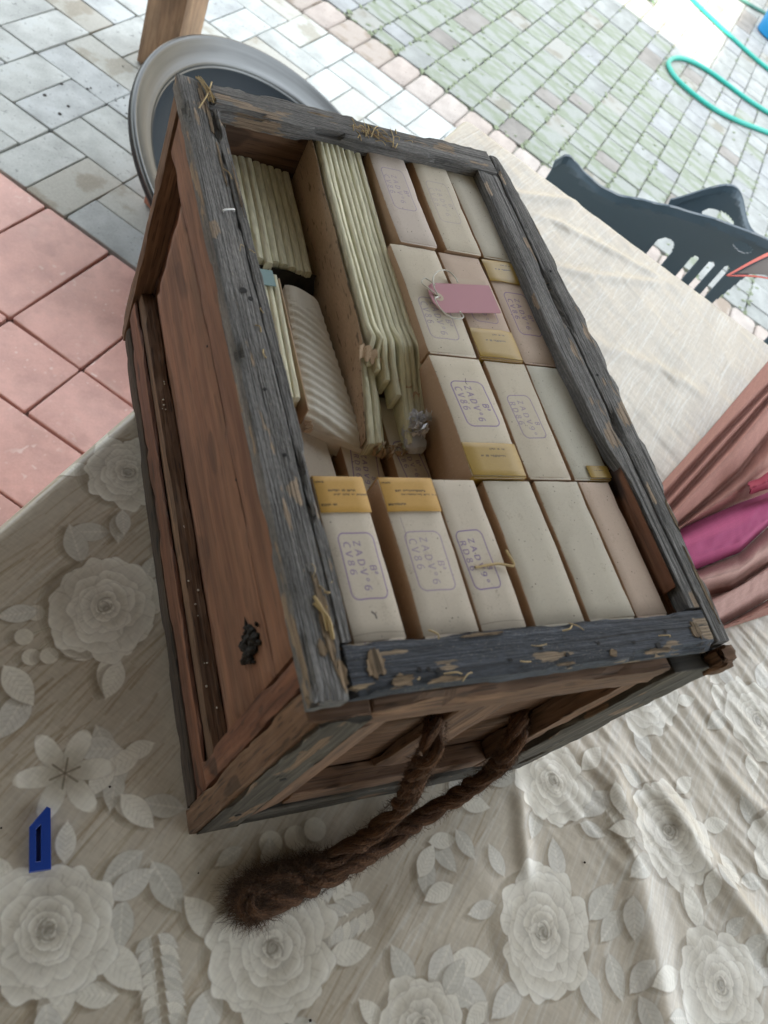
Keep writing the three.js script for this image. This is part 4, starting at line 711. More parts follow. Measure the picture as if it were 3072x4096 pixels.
// a fold: rounded strip following a spine of points, w wide, h deep
function fold(spine, w, h, wob) {
  const c = curve(spine, 0.2), n = 42, prof = []; for (let k = 0; k <= 8; k++) { const a = Math.PI * k / 8; prof.push([Math.sign(Math.cos(a)) * Math.pow(Math.abs(Math.cos(a)), 0.7) * w / 2, Math.sin(a) * w * 0.34]); }
  prof.unshift([w / 2 * 0.96, -h]); prof.push([-w / 2 * 0.96, -h]);
  const pos = [], uv = [], idx = [], m = prof.length, ph = rr(0, 9);
  for (let i = 0; i <= n; i++) { const p = c.getPoint(i / n), e = (fbm(p.z * 40 + ph, ph, 1.5, 2) - 0.5) * wob * 0.8, e2 = (fbm(p.z * 60, ph, 4.5, 2) - 0.5) * wob * 0.35; prof.forEach((q, j) => { pos.push(p.x + q[0] + e * (q[1] > -h * 0.5 ? 1 : 0.3), p.y + q[1] + e2, p.z); uv.push(p.z / 0.12 + ph, j / m + ph); }); }
  for (let i = 0; i < n; i++) for (let j = 0; j < m; j++) { const a = i * m + j, b = i * m + (j + 1) % m; idx.push(a, b, a + m, b, b + m, a + m); }
  const add = (i, rev) => { for (let j = 1; j < m - 1; j++) rev ? idx.push(i * m, i * m + j + 1, i * m + j) : idx.push(i * m, i * m + j, i * m + j + 1); };
  add(0, true); add(n, false);
  const g = new THREE.BufferGeometry(); g.setAttribute('position', new THREE.Float32BufferAttribute(pos, 3)); g.setAttribute('uv', new THREE.Float32BufferAttribute(uv, 2)); g.setIndex(idx);
  g.computeVertexNormals(); return toCreasedNormals(g, 0.9);
}
{
  const t = thing('folded_card_bundle', 'low bundle of eight pale green ribbed card folds in the far left corner', 'card bundle', IN(0.073, 0.206, -0.44));
  const o = (l) => l.map(([x, y, z]) => [x - 0.073, y - 0.206, z + 0.44]);
  for (let k = 0; k < 8; k++) { const x = 0.0475 + k * 0.0071, y = CH - 0.047 - 0.0008 * k + rr(-0.0008, 0.0008); part('card_fold', fold(o([[x + 0.003 + rr(-0.0006, 0.0006), y + 0.002, -0.506 + rr(0, 0.004)], [x + 0.0015, y, -0.44], [x - 0.0015, y - 0.001, -0.382 + rr(-0.003, 0.003)]]), 0.0068, 0.043, 0.0009), foldMats[k % 3], t); }
  const l = []; for (let k = 0; k < 7; k++) l.push(sheet([0, 1, 2, 3, 4, 5, 6, 7].map((i) => [0, 1, 2].map((j) => V3(-0.026 + i * 0.0082 + rr(-0.001, 0.001), 0.041 - k * 0.004 - j * 0.006 + rr(-0.0018, 0.0018) - i * 0.0004, 0.058 + k * 0.0015 + j * 0.0034 + rr(-0.003, 0.003)))), 0.0006));
  part('charred_edge', l, std({ color: rgb(0.022, 0.02, 0.016), roughness: 1 }), t, 'blackened torn end of the folds');
}
{
  const t = thing('folded_card_bundle', 'long ribbed card bundle with brown side, creased and torn open at its near end', 'card bundle', IN(0.13, 0.206, -0.35));
  const o = (l) => l.map(([x, y, z]) => [x - 0.13, y - 0.206, z + 0.35]);
  const w = 0.0054, N = 8;
  for (let k = 0; k < N; k++) {
    const x = 0.1145 + k * w, u = k / (N - 1);
    const y0 = CH - 0.011 - 0.002 * u, yc = CH - 0.024, torn = k < 4;
    const zEnd = [-0.270, -0.264, -0.254, -0.240, -0.203, -0.207, -0.212, -0.222][k];
    const pts = [[x + 0.004 + rr(-0.001, 0.001), y0, -0.5065], [x + 0.001 + rr(-0.0008, 0.0008), y0 - 0.005, -0.40], [x + 0.001 - 0.004 * u * 0, yc + 0.002, -0.302], [x + 0.002 + 0.002 * Math.sin(k * 2), yc + 0.0025, -0.286 + 0.006 * u]];
    if (!torn) pts.push([x + 0.002, yc - 0.010, -0.25], [x - 0.001, CH - 0.043, zEnd]); else pts.push([x + 0.001, yc - 0.005, (zEnd - 0.288) / 2], [x, yc - 0.009, zEnd]);
    part('card_fold', fold(o(pts), w * rr(0.82, 0.97), 0.016, 0.0014), foldMats[(k + 1) % 3], t);
  }
  for (let k = 0; k < 3; k++) part('card_fold', fold(o([[0.1125 + 0.0062 * k, CH - 0.037 - 0.004 * (k === 2 ? 2.2 : 0), -0.285], [0.1085 + 0.006 * k, CH - 0.041 - 0.004 * (k === 2 ? 2.2 : 0), -0.24], [0.1035 + 0.006 * k, CH - 0.046 - 0.004 * (k === 2 ? 2 : 0), -0.203 - rr(0, 0.005)]]), 0.0056, 0.014, 0.0012), foldMats[k % 3], t, k === 2 ? 'sunken fold showing in the tear' : undefined);
  part('side_wall', sheet(Array.from({ length: 18 }, (_, i) => Array.from({ length: 5 }, (_, j) => { const z = -0.507 + i * 0.0135, f = i / 17; return V3(o([[0.1085 + 0.003 * (1 - f) + 0.0006 * Math.sin(i) - j * 0.0006, CH - 0.0125 - 0.012 * f - j * 0.016, z]])[0][0], CH - 0.0125 - 0.013 * f - j * 0.018 - 0.206, z + 0.35); })), 0.0012, 1), kraft, t, 'plain brown card side');
  part('side_wall', sheet(Array.from({ length: 9 }, (_, i) => [0, 1, 2, 3].map((j) => V3(lerp(0.1085, 0.0995, i / 8) - 0.13, CH - lerp(0.030, 0.046, i / 8) - j * 0.016 - 0.206, lerp(-0.288, -0.2075, i / 8) + 0.35))), 0.001), kraft, t, 'lower brown card side under the tear');
  const fl = []; for (let k = 0; k < 9; k++) { const x0 = 0.104 + 0.0052 * k, z0 = -0.278 + Math.max(0, k - 2) * 0.0055 + rr(-0.002, 0.002); fl.push(sheet([0, 1, 2, 3].map((i) => [0, 1, 2].map((j) => V3(x0 + i * 0.0018 - 0.13 + rr(-0.0006, 0.0006), CH - 0.0235 - (k < 3 ? j * 0.003 : 0.002 + j * 0.004) - 0.206 - k * 0.0009 + rr(-0.0007, 0.0007), z0 + j * 0.0042 + 0.35 + rr(-0.002, 0.002)))), 0.0005)); }
  part('torn_flap', fl, kraft, t, 'ragged brown edge of the tear');
  const fr = []; for (let k = 0; k < 46; k++) { const x = rr(-0.024, 0.020), z = rr(0.140, 0.150); fr.push(sheet([0, 1].map((i) => [0, 1, 2].map((j) => V3(x + i * rr(0.001, 0.003), 0.044 - 0.004 * j + rr(-0.003, 0.003), z + rr(-0.002, 0.004)))), 0.0004)); }
  part('frayed_end', fr, kraft, t);
}
{ // paper-wrapped packet lying aslant
  const t = thing('wrapped_packet', 'pale paper-wrapped packet with slanting ribs lying between the bundles', 'packet', IN(0.09, 0.206, -0.30));
  const c = [[[0.073, -0.366, 0.051], [0.1005, -0.352, 0.053]], [[0.0595, -0.226, 0.049], [0.1035, -0.205, 0.051]]], n = 170, m = 14, pts = [];
  for (let i = 0; i < n; i++) { const row = []; for (let j = 0; j < m; j++) {
    const u = i / (n - 1), v = j / (m - 1), q = (k) => lerp(lerp(c[0][0][k], c[0][1][k], v), lerp(c[1][0][k], c[1][1][k], v), u);
    const rib = 0.0008 * Math.sin((u * 16 - v * 1.5) * 6.283) * smooth(0, 0.2, u), edge = 0.004 * Math.pow(Math.abs(v - 0.5) * 2, 4) + 0.004 * Math.pow(Math.max(0, u - 0.9) * 10, 2);
    row.push(V3(q(0) - 0.09, CH - q(2) - 0.206 + rib - edge + 0.0012 * (fbm(u * 9, v * 4, 2.5, 3) - 0.5), q(1) + 0.30));
  } pts.push(row); }
  const paper = std({ map: dataTex(256, 256, (u, v) => { const a = fbm(u * 8, v * 8, 3, 4, 8, 8); return mixc(hex(0xd9d4c8), hex(0xe8e4da), a); }), roughness: 0.85 });
  part('wrapper', solid(pts, 0.03), paper, t);
  part('end_fold', sheet([0, 1, 2, 3, 4, 5, 6].map((i) => [0, 1, 2, 3].map((j) => V3(lerp(0.0595, 0.1035, i / 6) - 0.09, CH - 0.056 - 0.206 - j * 0.005 - 0.001 * Math.sin(i), lerp(-0.2255, -0.2045, i / 6) + 0.30 + j * 0.001))), 0.0008), paper, t);
  part('brown_scrap', [0, 1, 2, 3].map((k) => sheet([0, 1, 2].map((i) => [0, 1].map((j) => V3(-0.0315 + 0.003 * i + rr(-0.001, 0.001), 0.041 - j * 0.004 - 0.001 * k, 0.074 + k * 0.0015 + rr(-0.001, 0.001)))), 0.0006)), kraft, t);
}
{ // bundle squeezed against the left rim
  const t = thing('folded_card_bundle', 'narrow card bundle with a light blue paper label, squeezed under the left rim', 'card bundle', IN(0.05, 0.206, -0.29));
  for (let k = 0; k < 4; k++) part('card_fold', fold([[-0.018 + 0.0052 * k + 0.012, 0.048, -0.073], [-0.018 + 0.0052 * k + 0.008, 0.048, 0], [-0.018 + 0.0052 * k + 0.005, 0.049, 0.05]], 0.0049, 0.045, 0.0012), foldMats[k % 3], t);
  part('side_wall', softBox(0.0012, 0.045, 0.13, 0.0005, [1, 2, 4], (v) => { v.x += 0.004 * (0.5 - v.z / 0.13) - 0.001; }).translate(0.0105, 0.026, -0.006), kraft, t);
  part('blue_label', softBox(0.0165, 0.0008, 0.017, 0.0003, [3, 1, 3]).translate(-0.0005, 0.0512, -0.0665), std({ color: rgb(0.24, 0.37, 0.38), roughness: 0.7 }), t, 'light blue paper label');
}
{ // torn white paper
  const t = thing('torn_paper', 'crumpled tuft of torn white paper beside the ribbed bundle', 'paper', IN(0.1415, 0.2470, -0.2045));
  const l = []; for (let k = 0; k < 74; k++) { const a = rr(0, 6.28), r = rr(0.002, 0.011), y = rr(0.006, 0.024), cx = Math.cos(a) * r * 0.8, cz = -0.012 + Math.sin(a) * r; l.push(sheet([0, 1, 2].map((i) => [0, 1].map((j) => V3(cx + (i - 1) * rr(0.001, 0.003), y + (j - 0.5) * rr(0.002, 0.005) + rr(-0.001, 0.001), cz + rr(-0.002, 0.002) + (i - 1) * rr(-0.002, 0.002)))), 0.00035)); }
  part('shreds', l, std({ color: rgb(0.72, 0.73, 0.78), roughness: 0.95 }), t);
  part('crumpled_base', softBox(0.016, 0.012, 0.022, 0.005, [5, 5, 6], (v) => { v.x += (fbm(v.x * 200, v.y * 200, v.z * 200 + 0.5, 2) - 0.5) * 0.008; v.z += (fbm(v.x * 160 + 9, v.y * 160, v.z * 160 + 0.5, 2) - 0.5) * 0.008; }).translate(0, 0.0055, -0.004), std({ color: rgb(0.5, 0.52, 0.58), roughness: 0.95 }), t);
}
{ // pink parcel tag with its string
  const y = 0.2915, t = thing('pink_tag', 'pink card tag with white string lying across the boxes', 'tag', IN(0.205, y, -0.326));
  const shape = (l) => new THREE.Shape(l.map(([x, z]) => new THREE.Vector2(x - 0.205, -(z + 0.326))));
  const card = (l, hole) => { const s = shape(l); if (hole) { const h = new THREE.Path(); h.absarc(hole[0] - 0.205, -(hole[1] + 0.326), 0.0019, 0, 6.283, true); s.holes.push(h); } return new THREE.ExtrudeGeometry(s, { depth: 0.0006, bevelEnabled: false, curveSegments: 14 }).rotateX(-Math.PI / 2); };
  const tex = std({ color: rgb(0.50, 0.26, 0.30), roughness: 0.8 });
  part('card', card([[0.179, -0.3385], [0.2378, -0.346], [0.2382, -0.3148], [0.181, -0.3068], [0.1755, -0.3105], [0.1722, -0.317], [0.1716, -0.327], [0.1742, -0.335]], [0.1795, -0.323]), tex, t);
  const ring = new THREE.RingGeometry(0.0019, 0.0044, 24).rotateX(-Math.PI / 2).translate(-0.0255, 0.0009, 0.003); part('hole_ring', ring, std({ color: rgb(0.55, 0.47, 0.36), roughness: 0.8, side: THREE.DoubleSide }), t);
  part('under_card', card([[0.199, -0.350], [0.236, -0.352], [0.2375, -0.3405], [0.200, -0.336]]).translate(0, -0.0012, 0), std({ color: rgb(0.56, 0.45, 0.36), roughness: 0.85 }), t, 'beige slip under the tag');
  const sm = std({ color: rgb(0.62, 0.60, 0.54), roughness: 0.9 });
  const S = (l, r = 0.00065) => tube(l.map(([x, h, z]) => [x - 0.205, h, z + 0.326]), r, 60, 6);
  part('string', [S([[0.1795, 0.0012, -0.323], [0.1765, 0.003, -0.331], [0.180, 0.003, -0.343], [0.190, 0.002, -0.353], [0.199, 0.0015, -0.3545], [0.203, 0.002, -0.348], [0.2035, 0.0022, -0.342]]), S([[0.1795, 0.0012, -0.323], [0.1735, 0.0028, -0.318], [0.1755, 0.0018, -0.3095], [0.182, 0.0005, -0.3035], [0.191, 0.0005, -0.3015], [0.1965, 0.001, -0.304], [0.1945, 0.0015, -0.309]]), S([[0.1795, 0.0014, -0.323], [0.171, 0.002, -0.330], [0.1675, 0.0015, -0.336], [0.1725, 0.002, -0.341], [0.1795, 0.0022, -0.3345]])], sm, t);
}
{ // straw on the third box
  const t = thing('straw', 'bent straw stalk lying over the stamp of the third box', 'straw', IN(0.145, CH - 0.0092, -0.085));
  part('stalk', tube([[-0.016, 0.0002, 0.002], [0.002, 0.0008, 0.0005], [0.0125, 0.0014, 0.003], [0.014, 0.0016, 0.0005], [0.012, 0.0012, -0.009]], 0.0009, 30, 6), M.straw, t);
}
// ================================================================== THINGS ROUND THE CRATE
{ // large dish leaning by the post
  const t = thing('metal_basin', 'large round steel basin with wide rim and dark inside, tilted behind the crate', 'basin', [0.61, 0.2, -1.554]);
  const n = V3(0.312, 1, 0.232).normalize(); t.quaternion.setFromUnitVectors(V3(0, 1, 0), n);
  const lathe = (l) => new THREE.LatheGeometry(l.map((q) => new THREE.Vector2(...q)), 128);
  const brushed = dataTex(512, 64, (u, v) => { const a = fbm(u * 6, v * 40, 3, 4, 6, 40), b = fbm(u * 9, v * 3, 8, 4, 9, 3); return g3(0.74 + 0.18 * (a - 0.5) + 0.30 * (b - 0.5)); });
  const steel = std({ map: brushed, color: rgb(0.21, 0.215, 0.215), metalness: 0.9, roughness: 0.36 });
  part('rim', lathe([[0.441, -0.014], [0.446, -0.008], [0.446, 0.001], [0.440, 0.004], [0.435, 0.0015], [0.428, -0.004], [0.418, -0.0105], [0.407, -0.0165], [0.397, -0.0205], [0.391, -0.0215], [0.384, -0.025], [0.382, -0.036], [0.379, -0.036], [0.381, -0.030], [0.394, -0.028], [0.413, -0.026], [0.428, -0.012], [0.441, -0.014]]), steel, t, 'wide brushed steel rim');
  const inner = new THREE.MeshPhysicalMaterial({ color: rgb(0.020, 0.028, 0.036), roughness: 0.5, specularIntensity: 0.35 });
  part('bowl', lathe([[0.3815, -0.031], [0.352, -0.075], [0.28, -0.115], [0.18, -0.142], [0.0001, -0.150], [0.0001, -0.153], [0.18, -0.146], [0.282, -0.119], [0.355, -0.078], [0.385, -0.031]]), inner, t, 'dark blue grey bowl of the basin');
  part('painted_shade_edge', lathe([[0.4465, -0.008], [0.4475, -0.012], [0.4455, -0.019], [0.437, -0.019], [0.434, -0.013], [0.4405, -0.0145]]), M.black, t, 'black ring painting in the shade under the rim');  // black ring stands for shade on the outer wall below the rim
  // a brick under the raised side carries it
  const b = thing('brick', 'red brick propping the basin up behind the crate', 'brick', [0.40, 0, -1.71], 0.6);
  part('block', softBox(0.22, 0.115, 0.10, 0.004, [6, 4, 4]).translate(0, 0.0575, 0), std({ color: rgb(0.32, 0.13, 0.08), roughness: 0.95 }), b);
}
// chairs: a thin curved plastic back with openings, seat and legs below the table
const plastic = std({ color: rgb(0.060, 0.100, 0.135), roughness: 0.42 });
function chair(label, s0, t0, slope, outline, holes, bow, H0, H1) {
  const len = Math.hypot(1, slope), dx = gx(1, slope) / len, dz = gz(1, slope) / len;              // the way along the back
  const t = thing('plastic_chair', label, 'chair', [gx(s0, t0), 0, gz(s0, t0)], -Math.atan2(dz, dx), 'black plastic chairs beyond the table');
  const w = outline.w, cell = 0.003, nx = Math.round(w / cell), ny = Math.round((H1 - H0) / cell), pos = [], idx = [], id = (i, j, k) => (i * (ny + 1) + j) * 2 + k;
  const keep = (i, j) => { if (i < 0 || j < 0 || i >= nx || j >= ny) return false; const x = (i + 0.5) * cell, f = (j + 0.5) / ny, y = H0 + f * (outline.top(x) - H0); return !holes(x, y) && x > outline.left(y) && x < outline.right(y); };
  for (let i = 0; i <= nx; i++) for (let j = 0; j <= ny; j++) for (let k = 0; k < 2; k++) {
    const x = i * cell, f = j / ny, top = outline.top(x), y = H0 + f * (top - H0), lip = 0.010 * smooth(top - 0.014, top, y);
    const q = (x / w - 0.5) * 2; pos.push(x, y, -bow * (1 - q * q) - 0.10 * (y - 0.45) - lip - k * (0.0045 + 0.004 * smooth(top - 0.014, top, y)));
  }
  const quad = (a, b, c, d) => idx.push(a, b, c, a, c, d);
  for (let i = 0; i < nx; i++) for (let j = 0; j < ny; j++) if (keep(i, j)) {
    quad(id(i, j, 0), id(i + 1, j, 0), id(i + 1, j + 1, 0), id(i, j + 1, 0)); quad(id(i, j, 1), id(i, j + 1, 1), id(i + 1, j + 1, 1), id(i + 1, j, 1));
    if (!keep(i - 1, j)) quad(id(i, j, 0), id(i, j + 1, 0), id(i, j + 1, 1), id(i, j, 1));
    if (!keep(i + 1, j)) quad(id(i + 1, j, 0), id(i + 1, j, 1), id(i + 1, j + 1, 1), id(i + 1, j + 1, 0));
    if (!keep(i, j - 1)) quad(id(i, j, 0), id(i, j, 1), id(i + 1, j, 1), id(i + 1, j, 0));
    if (!keep(i, j + 1)) quad(id(i, j + 1, 0), id(i + 1, j + 1, 0), id(i + 1, j + 1, 1), id(i, j + 1, 1));
  }
  let g = new THREE.BufferGeometry(); g.setAttribute('position', new THREE.Float32BufferAttribute(pos, 3)); g.setIndex(idx); g = mergeVertices(toCreasedNormals(g, 0.8)); part('backrest', g, plastic, t);
  part('seat', softBox(w * 0.92, 0.02, 0.40, 0.009, [8, 1, 8], (v) => { v.y += 0.02 * (v.x / w) ** 2 * 4 - 0.004; }).translate(w / 2, 0.425, 0.22), plastic, t);
  for (const [x, z, k] of [[0.05, 0.03, -1], [w - 0.05, 0.03, -1], [0.05, 0.39, 1], [w - 0.05, 0.39, 1]]) part('leg', softBox(0.04, 0.425, 0.03, 0.008, [2, 4, 2], (v) => { const f = 0.5 - v.y / 0.425; v.z += k * 0.02 * f; }).translate(x, 0.2125, z), plastic, t);
  return t;
}
{
  const top1 = (x) => { const l = [[0, 0.722], [0.012, 0.741], [0.022, 0.744], [0.04, 0.738], [0.07, 0.728], [0.11, 0.721], [0.15, 0.722], [0.21, 0.738], [0.28, 0.755], [0.37, 0.772], [0.47, 0.783], [0.52, 0.783]]; for (let i = 0; i + 1 < l.length; i++) if (x <= l[i + 1][0]) return lerp(l[i][1], l[i + 1][1], smooth(0, 1, (x - l[i][0]) / (l[i + 1][0] - l[i][0])) * 0.4 + 0.6 * (x - l[i][0]) / (l[i + 1][0] - l[i][0])); return l[l.length - 1][1]; };
  const slot = (x, y, cx, top, w) => y < top && y > 0.46 && Math.abs(x - cx - (y - 0.67) * 0.0) < w / 2 && (y < top - w / 2 || Math.hypot(x - cx, y - top + w / 2) < w / 2);
  const holes1 = (x, y) => slot(x, y, 0.297, 0.700, 0.046) || slot(x, y, 0.373, 0.694, 0.018) || slot(x, y, 0.411, 0.699, 0.018) || slot(x, y, 0.445, 0.706, 0.016) || Math.hypot((x - 0.440) / 0.024, (y - 0.752) / 0.010) < 1;
  chair('dark plastic chair with slotted back, the one touching the tablecloth', -0.105, 1.42 - 0.35 * 0.105, 0.35, { w: 0.515, top: top1, left: () => -1, right: (y) => 0.492 + (y - 0.70) * 0.2 }, holes1, 0.0, 0.43, 0.785);
  const top2 = (x) => 0.655 + 0.115 * Math.exp(-(((x - 0.095) / 0.085) ** 2)) * (x < 0.095 ? 1 : 1) + 0.062 * smooth(0.05, 0.30, x);
  chair('dark plastic chair with arched back and handle opening, farther from the table', 0.145, 1.66, 0.30, { w: 0.46, top: top2, left: () => -1, right: () => 9 }, (x, y) => (Math.hypot((x - 0.115) / 0.042, (y - 0.705) / 0.020) < 1 && y > 0.69) || (x > 0.03 && x < 0.43 && y > 0.45 && y < 0.655), 0.0, 0.43, 0.78);
}
{ // red strip with two edges over the chair back
  const t = thing('red_strap', 'thin red strap running to a point over the slotted chair back', 'strap', [1.12, TABLE + 0.028, -0.79]);
  const m = std({ color: rgb(0.55, 0.06, 0.045), roughness: 0.5 });
  const band = (a, b, w) => sheet(Array.from({ length: 14 }, (_, i) => [0, 1, 2].map((j) => { const k = i / 13; return V3(lerp(a[0], b[0], k), lerp(a[1], b[1], k) + 0.012 * Math.sin(k * 3) + (j - 1) * w * 0.5 * (0.35 + 0.65 * k), lerp(a[2], b[2], k) + (j - 1) * w * (0.3 + 0.7 * k)); })), 0.0012);
  part('strap', [band([0, 0, 0], [0.26, 0.0, -0.125], 0.007), band([0, 0, 0], [0.20, -0.005, -0.008], 0.009)], m, t);
  part('dark_web', sheet(Array.from({ length: 8 }, (_, i) => [0, 1, 2, 3].map((j) => { const k = i / 7; return V3(lerp(0.03, lerp(0.24, 0.2, j / 3), k), 0.003 + 0.008 * Math.sin(k * 3), lerp(-0.008, lerp(-0.108, -0.014, j / 3), k)); })), 0.001), std({ color: rgb(0.12, 0.10, 0.09), roughness: 0.8 }), t);
}
{ // green hose
  const m = std({ color: rgb(0.015, 0.30, 0.24), roughness: 0.38 }), t = thing('garden_hose', 'green garden hose looping over the grey paving', 'hose', [3.6, 0, -3.6]);
  const p = (l) => l.map(([x, z]) => V3(x - 3.6, 0.013, z + 3.6));
  part('loop', new THREE.TubeGeometry(curve(p([[4.3, -3.02], [3.99, -3.15], [3.876, -3.17], [3.768, -3.177], [3.61, -3.19], [3.47, -3.226], [3.385, -3.281], [3.315, -3.358], [3.278, -3.44], [3.286, -3.533], [3.321, -3.594], [3.399, -3.66], [3.494, -3.697], [3.601, -3.696], [3.701, -3.652], [3.785, -3.582], [3.895, -3.484], [4.046, -3.405], [4.3, -3.3]])), 160, 0.0125, 10), m, t);
  part('run', new THREE.TubeGeometry(curve(p([[4.05, -5.3], [4.08, -4.86], [4.127, -4.628], [4.204, -4.444], [4.286, -4.27], [4.377, -4.115], [4.463, -4.013], [4.62, -3.9], [4.8, -3.85]])), 80, 0.0125, 10), m, t);
  part('run', new THREE.TubeGeometry(curve(p([[4.78, -5.08], [4.871, -5.02], [4.975, -4.978], [5.136, -4.95], [5.4, -4.9]])), 40, 0.0115, 10), std({ color: rgb(0.05, 0.16, 0.13), roughness: 0.5 }), t, 'darker piece of hose');
}
{ // blue tub at the edge of the picture
  const t = thing('blue_tub', 'bright blue plastic tub standing beyond the green hose', 'tub', [4.90, 0, -4.59]);
  const m = std({ color: rgb(0.01, 0.22, 0.48), roughness: 0.4 });
  part('body', new THREE.LatheGeometry([[0.0001, 0.004], [0.10, 0.004], [0.105, 0.01], [0.125, 0.15], [0.121, 0.15], [0.102, 0.014], [0.0001, 0.012]].map((q) => new THREE.Vector2(...q)), 40), m, t);
  part('rim', new THREE.TorusGeometry(0.125, 0.005, 8, 40).rotateX(Math.PI / 2).translate(0, 0.15, 0), m, t);
}
{ // weed growing from a joint
  const [x, z] = [gx(-0.37, 5.62), gz(-0.37, 5.62)], t = thing('weed', 'small bright green weed growing in a joint of the sunlit paving', 'weed', [x, 0, z]);
  const l = []; for (let k = 0; k < 34; k++) { const a = rr(0, 6.28), r = rr(0.02, 0.075), h = rr(0.02, 0.07); l.push(sheet([0, 1, 2, 3].map((i) => [0, 1].map((j) => { const q = i / 3, w = 0.012 * Math.sin((q * 0.85 + 0.12) * 3.14) * (j - 0.5); return V3(Math.cos(a) * r * q - Math.sin(a) * w, h * Math.sin(q * 2.2), Math.sin(a) * r * q + Math.cos(a) * w); })), 0.0004)); }
  part('leaves', l, std({ color: rgb(0.10, 0.24, 0.05), roughness: 0.7 }), t);
}
{ // folded garment on the table
  const t = thing('folded_garment', 'pleated dusty brown red garment with magenta lining heaped beside the crate', 'garment', [0.7, TABLE + 0.003, -0.25]);
  const weave = dataTex(128, 128, (u, v) => g3(0.92 + 0.16 * (noise(u * 64, v * 64, 3, 64, 64) - 0.5) + 0.1 * (fbm(u * 4, v * 4, 7, 3, 4, 4) - 0.5)));
  weave.repeat.set(6, 6);
  const cl = (r, g, b) => std({ map: weave, color: rgb(r, g, b), roughness: 0.85 });
  const loft = (rows, fine, left = 0.9, right = 1.2, bumpy = 0.003) => {
    const lines = rows.map(([y, ax, az, bx, bz, cx, cz]) => (k) => { // k < 0 runs on behind the crate, k > 1 out of the picture
      const f = k < 0.5 ? k * 2 : (k - 0.5) * 2; let x, z;
      if (k < 0.5) { x = lerp(ax, bx, f); z = lerp(az, bz, f); } else { x = lerp(bx, cx, f); z = lerp(bz, cz, f); }
      return [x, y, z];
    });
    const n = 60, pts = [];
    for (let i = 0; i <= n; i++) {
      const k = lerp(-left / 2, right, i / n), row = [];
      for (let r = 0; r < lines.length - 1; r++) for (let q = 0; q < fine; q++) {
        const a = lines[r](k), b = lines[r + 1](k), f = q / fine, e = f * f * (3 - 2 * f);
        row.push(V3(lerp(a[0], b[0], f) - 0.7, Math.max(0.001, lerp(a[1], b[1], e) + bumpy * (fbm(k * 7 + r, r * 3 + f, 3.5, 3) - 0.5) * 2), lerp(a[2], b[2], f) + 0.25));
      }
      const e = lines[lines.length - 1](k); row.push(V3(e[0] - 0.7, Math.max(0.001, e[1]), e[2] + 0.25)); pts.push(row);
    }
    return sheet(pts, 0.0016, 3);
  };
  const pleat = [[0, 0.708, -0.335, 0.881, -0.442, 1.143, -0.610], [0.035, 0.662, -0.301, 0.832, -0.403, 1.039, -0.523], [0.02, 0.684, -0.304, 0.857, -0.407, 1.058, -0.525], [0.04, 0.656, -0.281, 0.825, -0.382, 1.009, -0.490], [0.022, 0.682, -0.287, 0.854, -0.388, 1.033, -0.495], [0.045, 0.651, -0.263, 0.824, -0.361, 0.980, -0.458], [0.03, 0.672, -0.261, 0.844, -0.347, 0.976, -0.428], [0.006, 0.704, -0.268, 0.883, -0.356, 1.010, -0.435], [0.035, 0.667, -0.249, 0.820, -0.311, 0.925, -0.366], [0.008, 0.700, -0.261, 0.826, -0.296, 0.922, -0.319]];
  part('pleated_panel', loft(pleat, 4), cl(0.43, 0.205, 0.165), t, 'pleated brown red cloth');
  part('magenta_panel', loft([[0.012, 0.696, -0.259, 0.822, -0.294, 0.917, -0.317], [0.05, 0.642, -0.213, 0.749, -0.239, 0.838, -0.269], [0.05, 0.642, -0.197, 0.737, -0.216, 0.827, -0.253], [0.02, 0.682, -0.195, 0.772, -0.214, 0.865, -0.256]], 5), cl(0.42, 0.06, 0.18), t, 'smooth magenta cloth');
  part('pink_fold', loft([[0.018, 0.684, -0.194, 0.774, -0.214, 0.867, -0.256], [0.04, 0.649, -0.170, 0.728, -0.182, 0.811, -0.215], [0.02, 0.670, -0.165, 0.718, -0.167, 0.825, -0.201], [0.003, 0.688, -0.160, 0.748, -0.168, 0.846, -0.202], [0.035, 0.644, -0.136, 0.735, -0.164, 0.793, -0.182], [0.03, 0.646, -0.121, 0.727, -0.145, 0.786, -0.163], [0.008, 0.693, -0.121, 0.745, -0.134, 0.803, -0.150]], 5), cl(0.52, 0.31, 0.27), t, 'pale pinkish brown folds');
  part('hem', loft([[0.006, 0.696, -0.121, 0.747, -0.134, 0.805, -0.150], [0.03, 0.667, -0.111, 0.709, -0.118, 0.764, -0.132], [0.0, 0.708, -0.118, 0.746, -0.123, 0.798, -0.130]], 5), cl(0.33, 0.15, 0.115), t, 'dark brown red hem');
  part('crimson_edge', loft([[0.034, 0.847, -0.320, 0.877, -0.327, 0.915, -0.343], [0.058, 0.803, -0.293, 0.828, -0.299, 0.861, -0.309], [0.034, 0.837, -0.298, 0.861, -0.304, 0.891, -0.309]], 5, 0.0), cl(0.33, 0.02, 0.06), t, 'crimson edging');
}
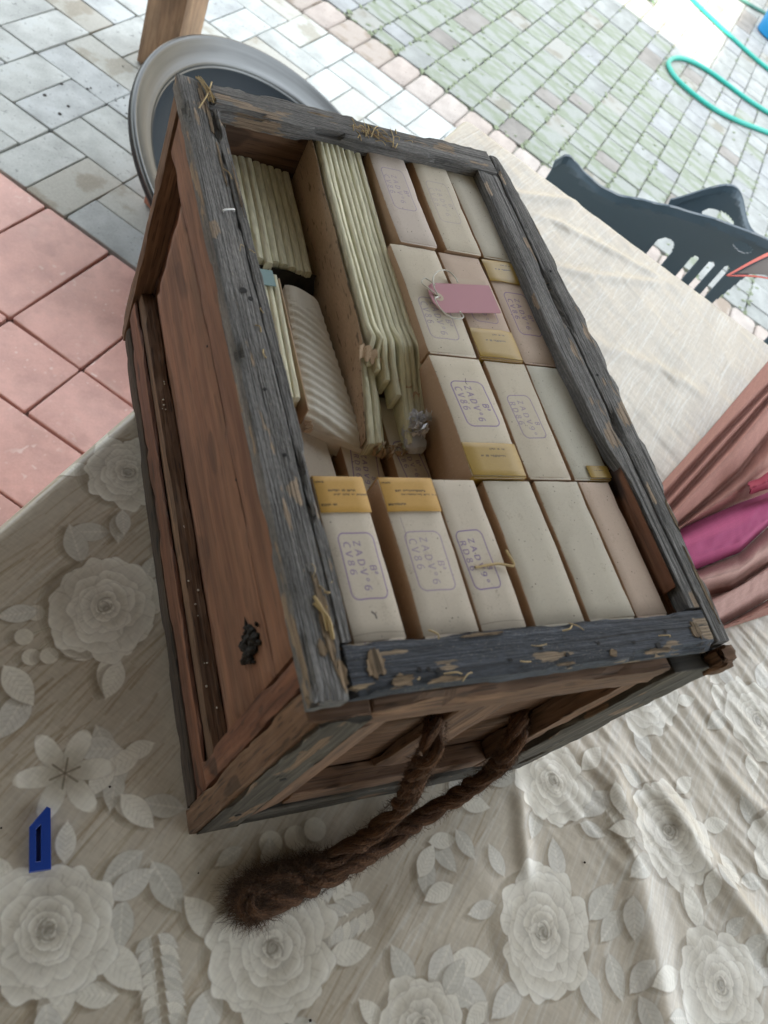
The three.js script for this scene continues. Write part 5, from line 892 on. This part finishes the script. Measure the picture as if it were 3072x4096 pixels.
{ // blue plastic cap
  const t = thing('blue_clip', 'small blue plastic clip with a slot lying on the tablecloth', 'clip', [-0.1105, TABLE + 0.0015, -0.0165], -0.05);
  const s = new THREE.Shape([[-0.0075, 0.0225], [-0.0075, -0.012], [0.0055, -0.026], [0.0078, -0.0245], [0.0078, 0.0225]].map((q) => new THREE.Vector2(...q)));
  const h = new THREE.Path([[-0.0035, 0.0165], [0.001, 0.0165], [0.001, -0.0135], [-0.0035, -0.0095]].map((q) => new THREE.Vector2(...q))); s.holes.push(h);
  t.scale.setScalar(0.88);
  const m = std({ color: rgb(0.012, 0.05, 0.30), roughness: 0.35 });
  part('body', new THREE.ExtrudeGeometry(s, { depth: 0.006, bevelEnabled: true, bevelThickness: 0.0008, bevelSize: 0.0006, bevelSegments: 2 }).rotateX(Math.PI / 2).translate(0, 0.0075, 0), m, t);
  part('slot_floor', softBox(0.0062, 0.0012, 0.031, 0.0004).translate(-0.0012, 0.0032, 0.003), std({ color: rgb(0.006, 0.024, 0.15), roughness: 0.4 }), t);
}
{ // crumbs
  const l = []; for (const [s, t] of [[-0.075, -0.005], [-0.06, 0.09], [0.02, -0.02], [-0.12, -0.07], [0.15, -0.06], [0.33, 0.18]]) l.push(new THREE.IcosahedronGeometry(rr(0.0007, 0.0014), 0).translate(gx(s, t), TABLE + 0.002, gz(s, t)));
  tag(part('crumbs', l, std({ color: rgb(0.03, 0.02, 0.015), roughness: 1 }), scene), 'dark crumbs scattered on the tablecloth in front of the crate', 'crumbs', null, 'stuff');
  const p = []; for (let k = 0; k < 26; k++) { const s = rr(-1.4, -1.15), t = rr(1.5, 2.1); p.push(new THREE.IcosahedronGeometry(rr(0.002, 0.006), 0).scale(1, 0.5, 1).translate(gx(s, t), 0.001, gz(s, t))); }
  tag(part('grit', p, std({ color: rgb(0.06, 0.055, 0.05), roughness: 1 }), scene), 'dark grit lying on the pavers round the porch post', 'grit', null, 'stuff');
  const w = []; for (let k = 0; k < 16; k++) w.push(new THREE.IcosahedronGeometry(rr(0.0005, 0.0011), 0).translate(rr(0.006, 0.014), 0.0750, rr(-0.4, -0.06)));
  for (const [x, y] of [[0.085, 0.1], [0.092, 0.126], [0.07, 0.13]]) w.push(new THREE.IcosahedronGeometry(0.0012, 0).translate(x, y, -0.0296));
  part('debris', w, std({ color: rgb(0.6, 0.57, 0.5), roughness: 1 }), crate, 'pale crumbs lying on the ledge').userData.kind = 'stuff';
}
scene.traverse((o) => { if (o.isMesh) { o.castShadow = o.receiveShadow = true; } });
renderer.render(scene, camera);
